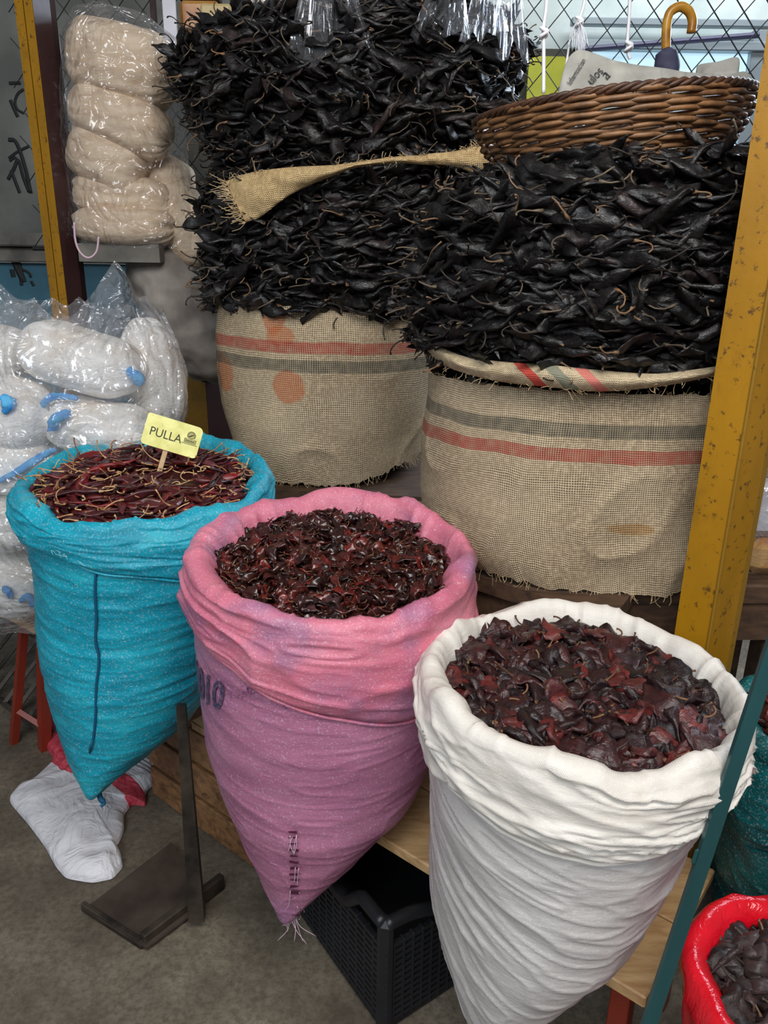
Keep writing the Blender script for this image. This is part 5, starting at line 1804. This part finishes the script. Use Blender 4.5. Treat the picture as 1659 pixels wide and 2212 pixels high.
# emblem: an arched badge with a chilli over a plinth and a line of small print
ec = np.array([wd * .325, ht * .17]); es = wd * .16
ringp = lambda r0_, r1_, a0, a1, d, n=24: ([cardP(ec[0] + r * math.cos(a), ec[1] + r * math.sin(a), d) for r in (r0_, r1_) for a in np.linspace(a0, a1, n)], [tuple(f) for f in grid_faces(2, n)])
mb = MB()
mb.add([cardP(ec[0] + es * .42 * math.cos(a), ec[1] + es * .42 * math.sin(a) + .0, .0015) for a in np.linspace(0, 2 * math.pi, 33)[:-1]], [tuple(range(32))])
mb.add([cardP(ec[0] + x * es, ec[1] + z * es, .00151) for x, z in ((-.62, -.82), (.62, -.82), (.62, -.38), (-.62, -.38))], [(0, 1, 2, 3)])
mb.build('emblem_ground', MT['cardgrey'], croot)
mb = MB()
V, F = ringp(es * .42, es * .47, -.7, math.pi + .7, .0019); mb.add(V, F)
V, F = ringp(es * .34, es * .36, 0, 2 * math.pi, .0019); mb.add(V, F)
for (xa, za, xb, zb_) in ((-.66, -.84, .66, -.80), (-.66, -.42, -.4, -.38), (.4, -.42, .66, -.38), (-.66, -.84, -.62, -.38), (.62, -.84, .66, -.38)):
    mb.add([cardP(ec[0] + x * es, ec[1] + z * es, .0019) for x, z in ((xa, za), (xb, za), (xb, zb_), (xa, zb_))], [(0, 1, 2, 3)])
ch = [(-.30, -.16), (-.16, -.12), (.02, .0), (.14, .10), (.30, .14)]
w_ = [.03, .07, .08, .05, .03]
top_ = [cardP(ec[0] + x * es, ec[1] + (z + w) * es, .002) for (x, z), w in zip(ch, w_)]
bot_ = [cardP(ec[0] + x * es, ec[1] + (z - w) * es, .002) for (x, z), w in zip(ch, w_)]
mb.add(top_ + bot_, [(i, i + 1, 6 + i, 5 + i) for i in range(4)])
for k in range(7):   # illegible plinth word and small print line
    x = -.48 + k * .14
    mb.add([cardP(ec[0] + a * es, ec[1] + b * es, .0021) for a, b in ((x, -.68), (x + .09, -.68), (x + .09, -.54 - .05 * (k % 2)), (x, -.54 - .05 * (k % 2)))], [(0, 1, 2, 3)])
for k in range(11):
    x = -.86 + k * .16
    mb.add([cardP(ec[0] + a * es, ec[1] + b * es, .0021) for a, b in ((x, -.99), (x + .12, -.99), (x + .12, -.92), (x, -.92))], [(0, 1, 2, 3)])
mb.build('emblem', MT['cardink'], croot)
mb = MB()
Rk = np.stack([ex, en, ez], 1)
mb.box(cardP(-.006, -ht / 2 - .02, -.004), (.011, .003, .075), Rk, .001)
mb.build('stick', MT['stick'], croot)

# ------------------------------------------------------------------ front right: leaning bar, red bag, dark green sack, post-side bundles
b0_, b1_ = atY(1652 + 18, 1400, .84), atY(1411 + 18, 2212, .72)
d_ = b1_ - b0_
pbot = b0_ + d_ * (b0_[2] / -d_[2])
ptop = b0_ - d_ * 2.2
root = thing('green_bar', 'dark green flat metal bar slanting up in front of the white sack', 'bar', pbot)
P = np.array([pbot, ptop]); ax = (ptop - pbot) / np.linalg.norm(ptop - pbot)
sx = np.array([1.0, 0, 0]); sx -= ax * (sx @ ax); sx /= np.linalg.norm(sx); sy = np.cross(ax, sx)
mb = MB()
Vv = [p + sx * a * .0092 + sy * b * .004 for p in P for a, b in ((-1, -1), (1, -1), (1, 1), (-1, 1))]
mb.add(Vv, [(3, 2, 1, 0), (4, 5, 6, 7), (0, 1, 5, 4), (1, 2, 6, 5), (2, 3, 7, 6), (3, 0, 4, 7)])
mb.build('bar_shaft', MT['bar'], root)
w0 = atY(1545, 1835, .778); mb = MB().box(w0 + sx * -.012, (.008, .006, .022), np.stack([sx, sy, ax], 1), .003); mb.build('weld_lump', MT['bar'], root)

LF_R = Loft([(2128, 1548, 2030, .58, .92), (2190, 1545, 2034, .575, .925), (2310, 1556, 2020, .58, .93), (2600, 1600, 1960, .60, .93), (2960, 1640, 1910, .64, .92)], tilt=-.02)
rroot = thing('red_plastic_bag', 'shiny red plastic bag of brown black chillies at the bottom right corner', 'bag', LF_R.c[-1])
th = th_grid(200)
c0 = LF_R.c[0]
R0 = LF_R.S(th, 0 * th)
nh = R0 - c0; nh[:, 2] = 0; nh /= np.linalg.norm(nh, axis=1)[:, None]
cs = np.stack([np.cos(th), np.sin(th), 0 * th], -1)
wob = .008 * vn(cs * 2.4, 5)
rows = []
for dn, dz in ((-.05, -.12), (-.046, -.07), (-.040, -.035), (-.030, -.010), (-.016, .006), (-.002, .008), (.008, -.002), (.012, -.02)):
    rows.append(R0 + nh * (dn + .006 * ridge(cs * 3.0 + dz * 20, 6))[:, None] + np.array([0, 0, 1.0]) * (dz + wob)[:, None])
for tj in np.linspace(.04, 1, 50):
    rows.append(LF_R.S(th, tj + 0 * th) + LF_R.N(th, tj + 0 * th) * (.010 + .008 * ridge(np.stack([np.cos(th) * 3, np.sin(th) * 3, 0 * th + tj * 6], -1), 8))[:, None])
P = np.array(rows)
part('bag_film', P.reshape(-1, 3), [tuple(f) for f in grid_faces(*P.shape[:2])] + [tuple(range((len(rows) - 1) * 200, len(rows) * 200 - 1))[::-1]], MT['red'], rroot)
heap(K_MUL, LF_R, 70, 120, .045, .05, 'brown black wrinkled chilli lying in the red plastic bag', 'brown black chillies in the red bag', 'chilli_heap', 'lower layer of brown black chillies filling the red bag', rim=.80)

LF_G = Loft([(1560, 1628, 2000, .98, 1.36), (1640, 1600, 2010, .97, 1.37), (1760, 1588, 2000, .97, 1.37), (1900, 1580, 1980, .98, 1.37), (2060, 1590, 1950, 1.0, 1.36), (2360, 1610, 1900, 1.04, 1.34)])
sk_g = sack('chilli_sack', 'dark green woven sack of red chilli pieces behind the red plastic bag', LF_G, (MT['dteal'], MT['dteal']),
            [(1600, 1700), (1640, 1800), (1700, 1820)], 71, wr=(.006, 16, .04, -.4))
heap(K_GUAJ, LF_G, 40, 160, .0, .05, 'small red chilli piece in the dark green sack', 'red chilli pieces in the dark green sack', 'chilli_heap', 'lower layer of red chilli pieces in the dark green sack', rim=.9)

# wrapped goods right of the yellow post
r_ = thing('wrapped_packages', 'clear wrapped amber packages right of the yellow post', 'package', atY(1668, 1150, 1.5))
for (y0, y1, mt) in ((880, 1010, 'tanpaper'), (1014, 1140, 'lightstrip'), (1144, 1220, 'amber')):
    c_, s_ = quadbox(1632, y0, 1760, y1, 1.50, .2)
    MB().box(c_, s_, None, .02).build('package', MT[mt], r_)
c_, s_ = quadbox(1626, 860, 1770, 1226, 1.48, .25)
MB().box(c_, s_, None, .03).build('clear_wrap', MT['filmwet'], r_)
zb_ = c_[2] - s_[2] / 2
MB().box((c_[0], c_[1] + .02, zb_ - .02), (s_[0], .34, .035), None, .004).build('shelf_board', MT['darkwood'], r_)
for dx in (-.06, .06):
    MB().box((c_[0] + dx, c_[1] + .1, (zb_ - .0375) / 2), (.03, .03, zb_ - .0375), None, .003).build('shelf_leg', MT['darkwood'], r_)
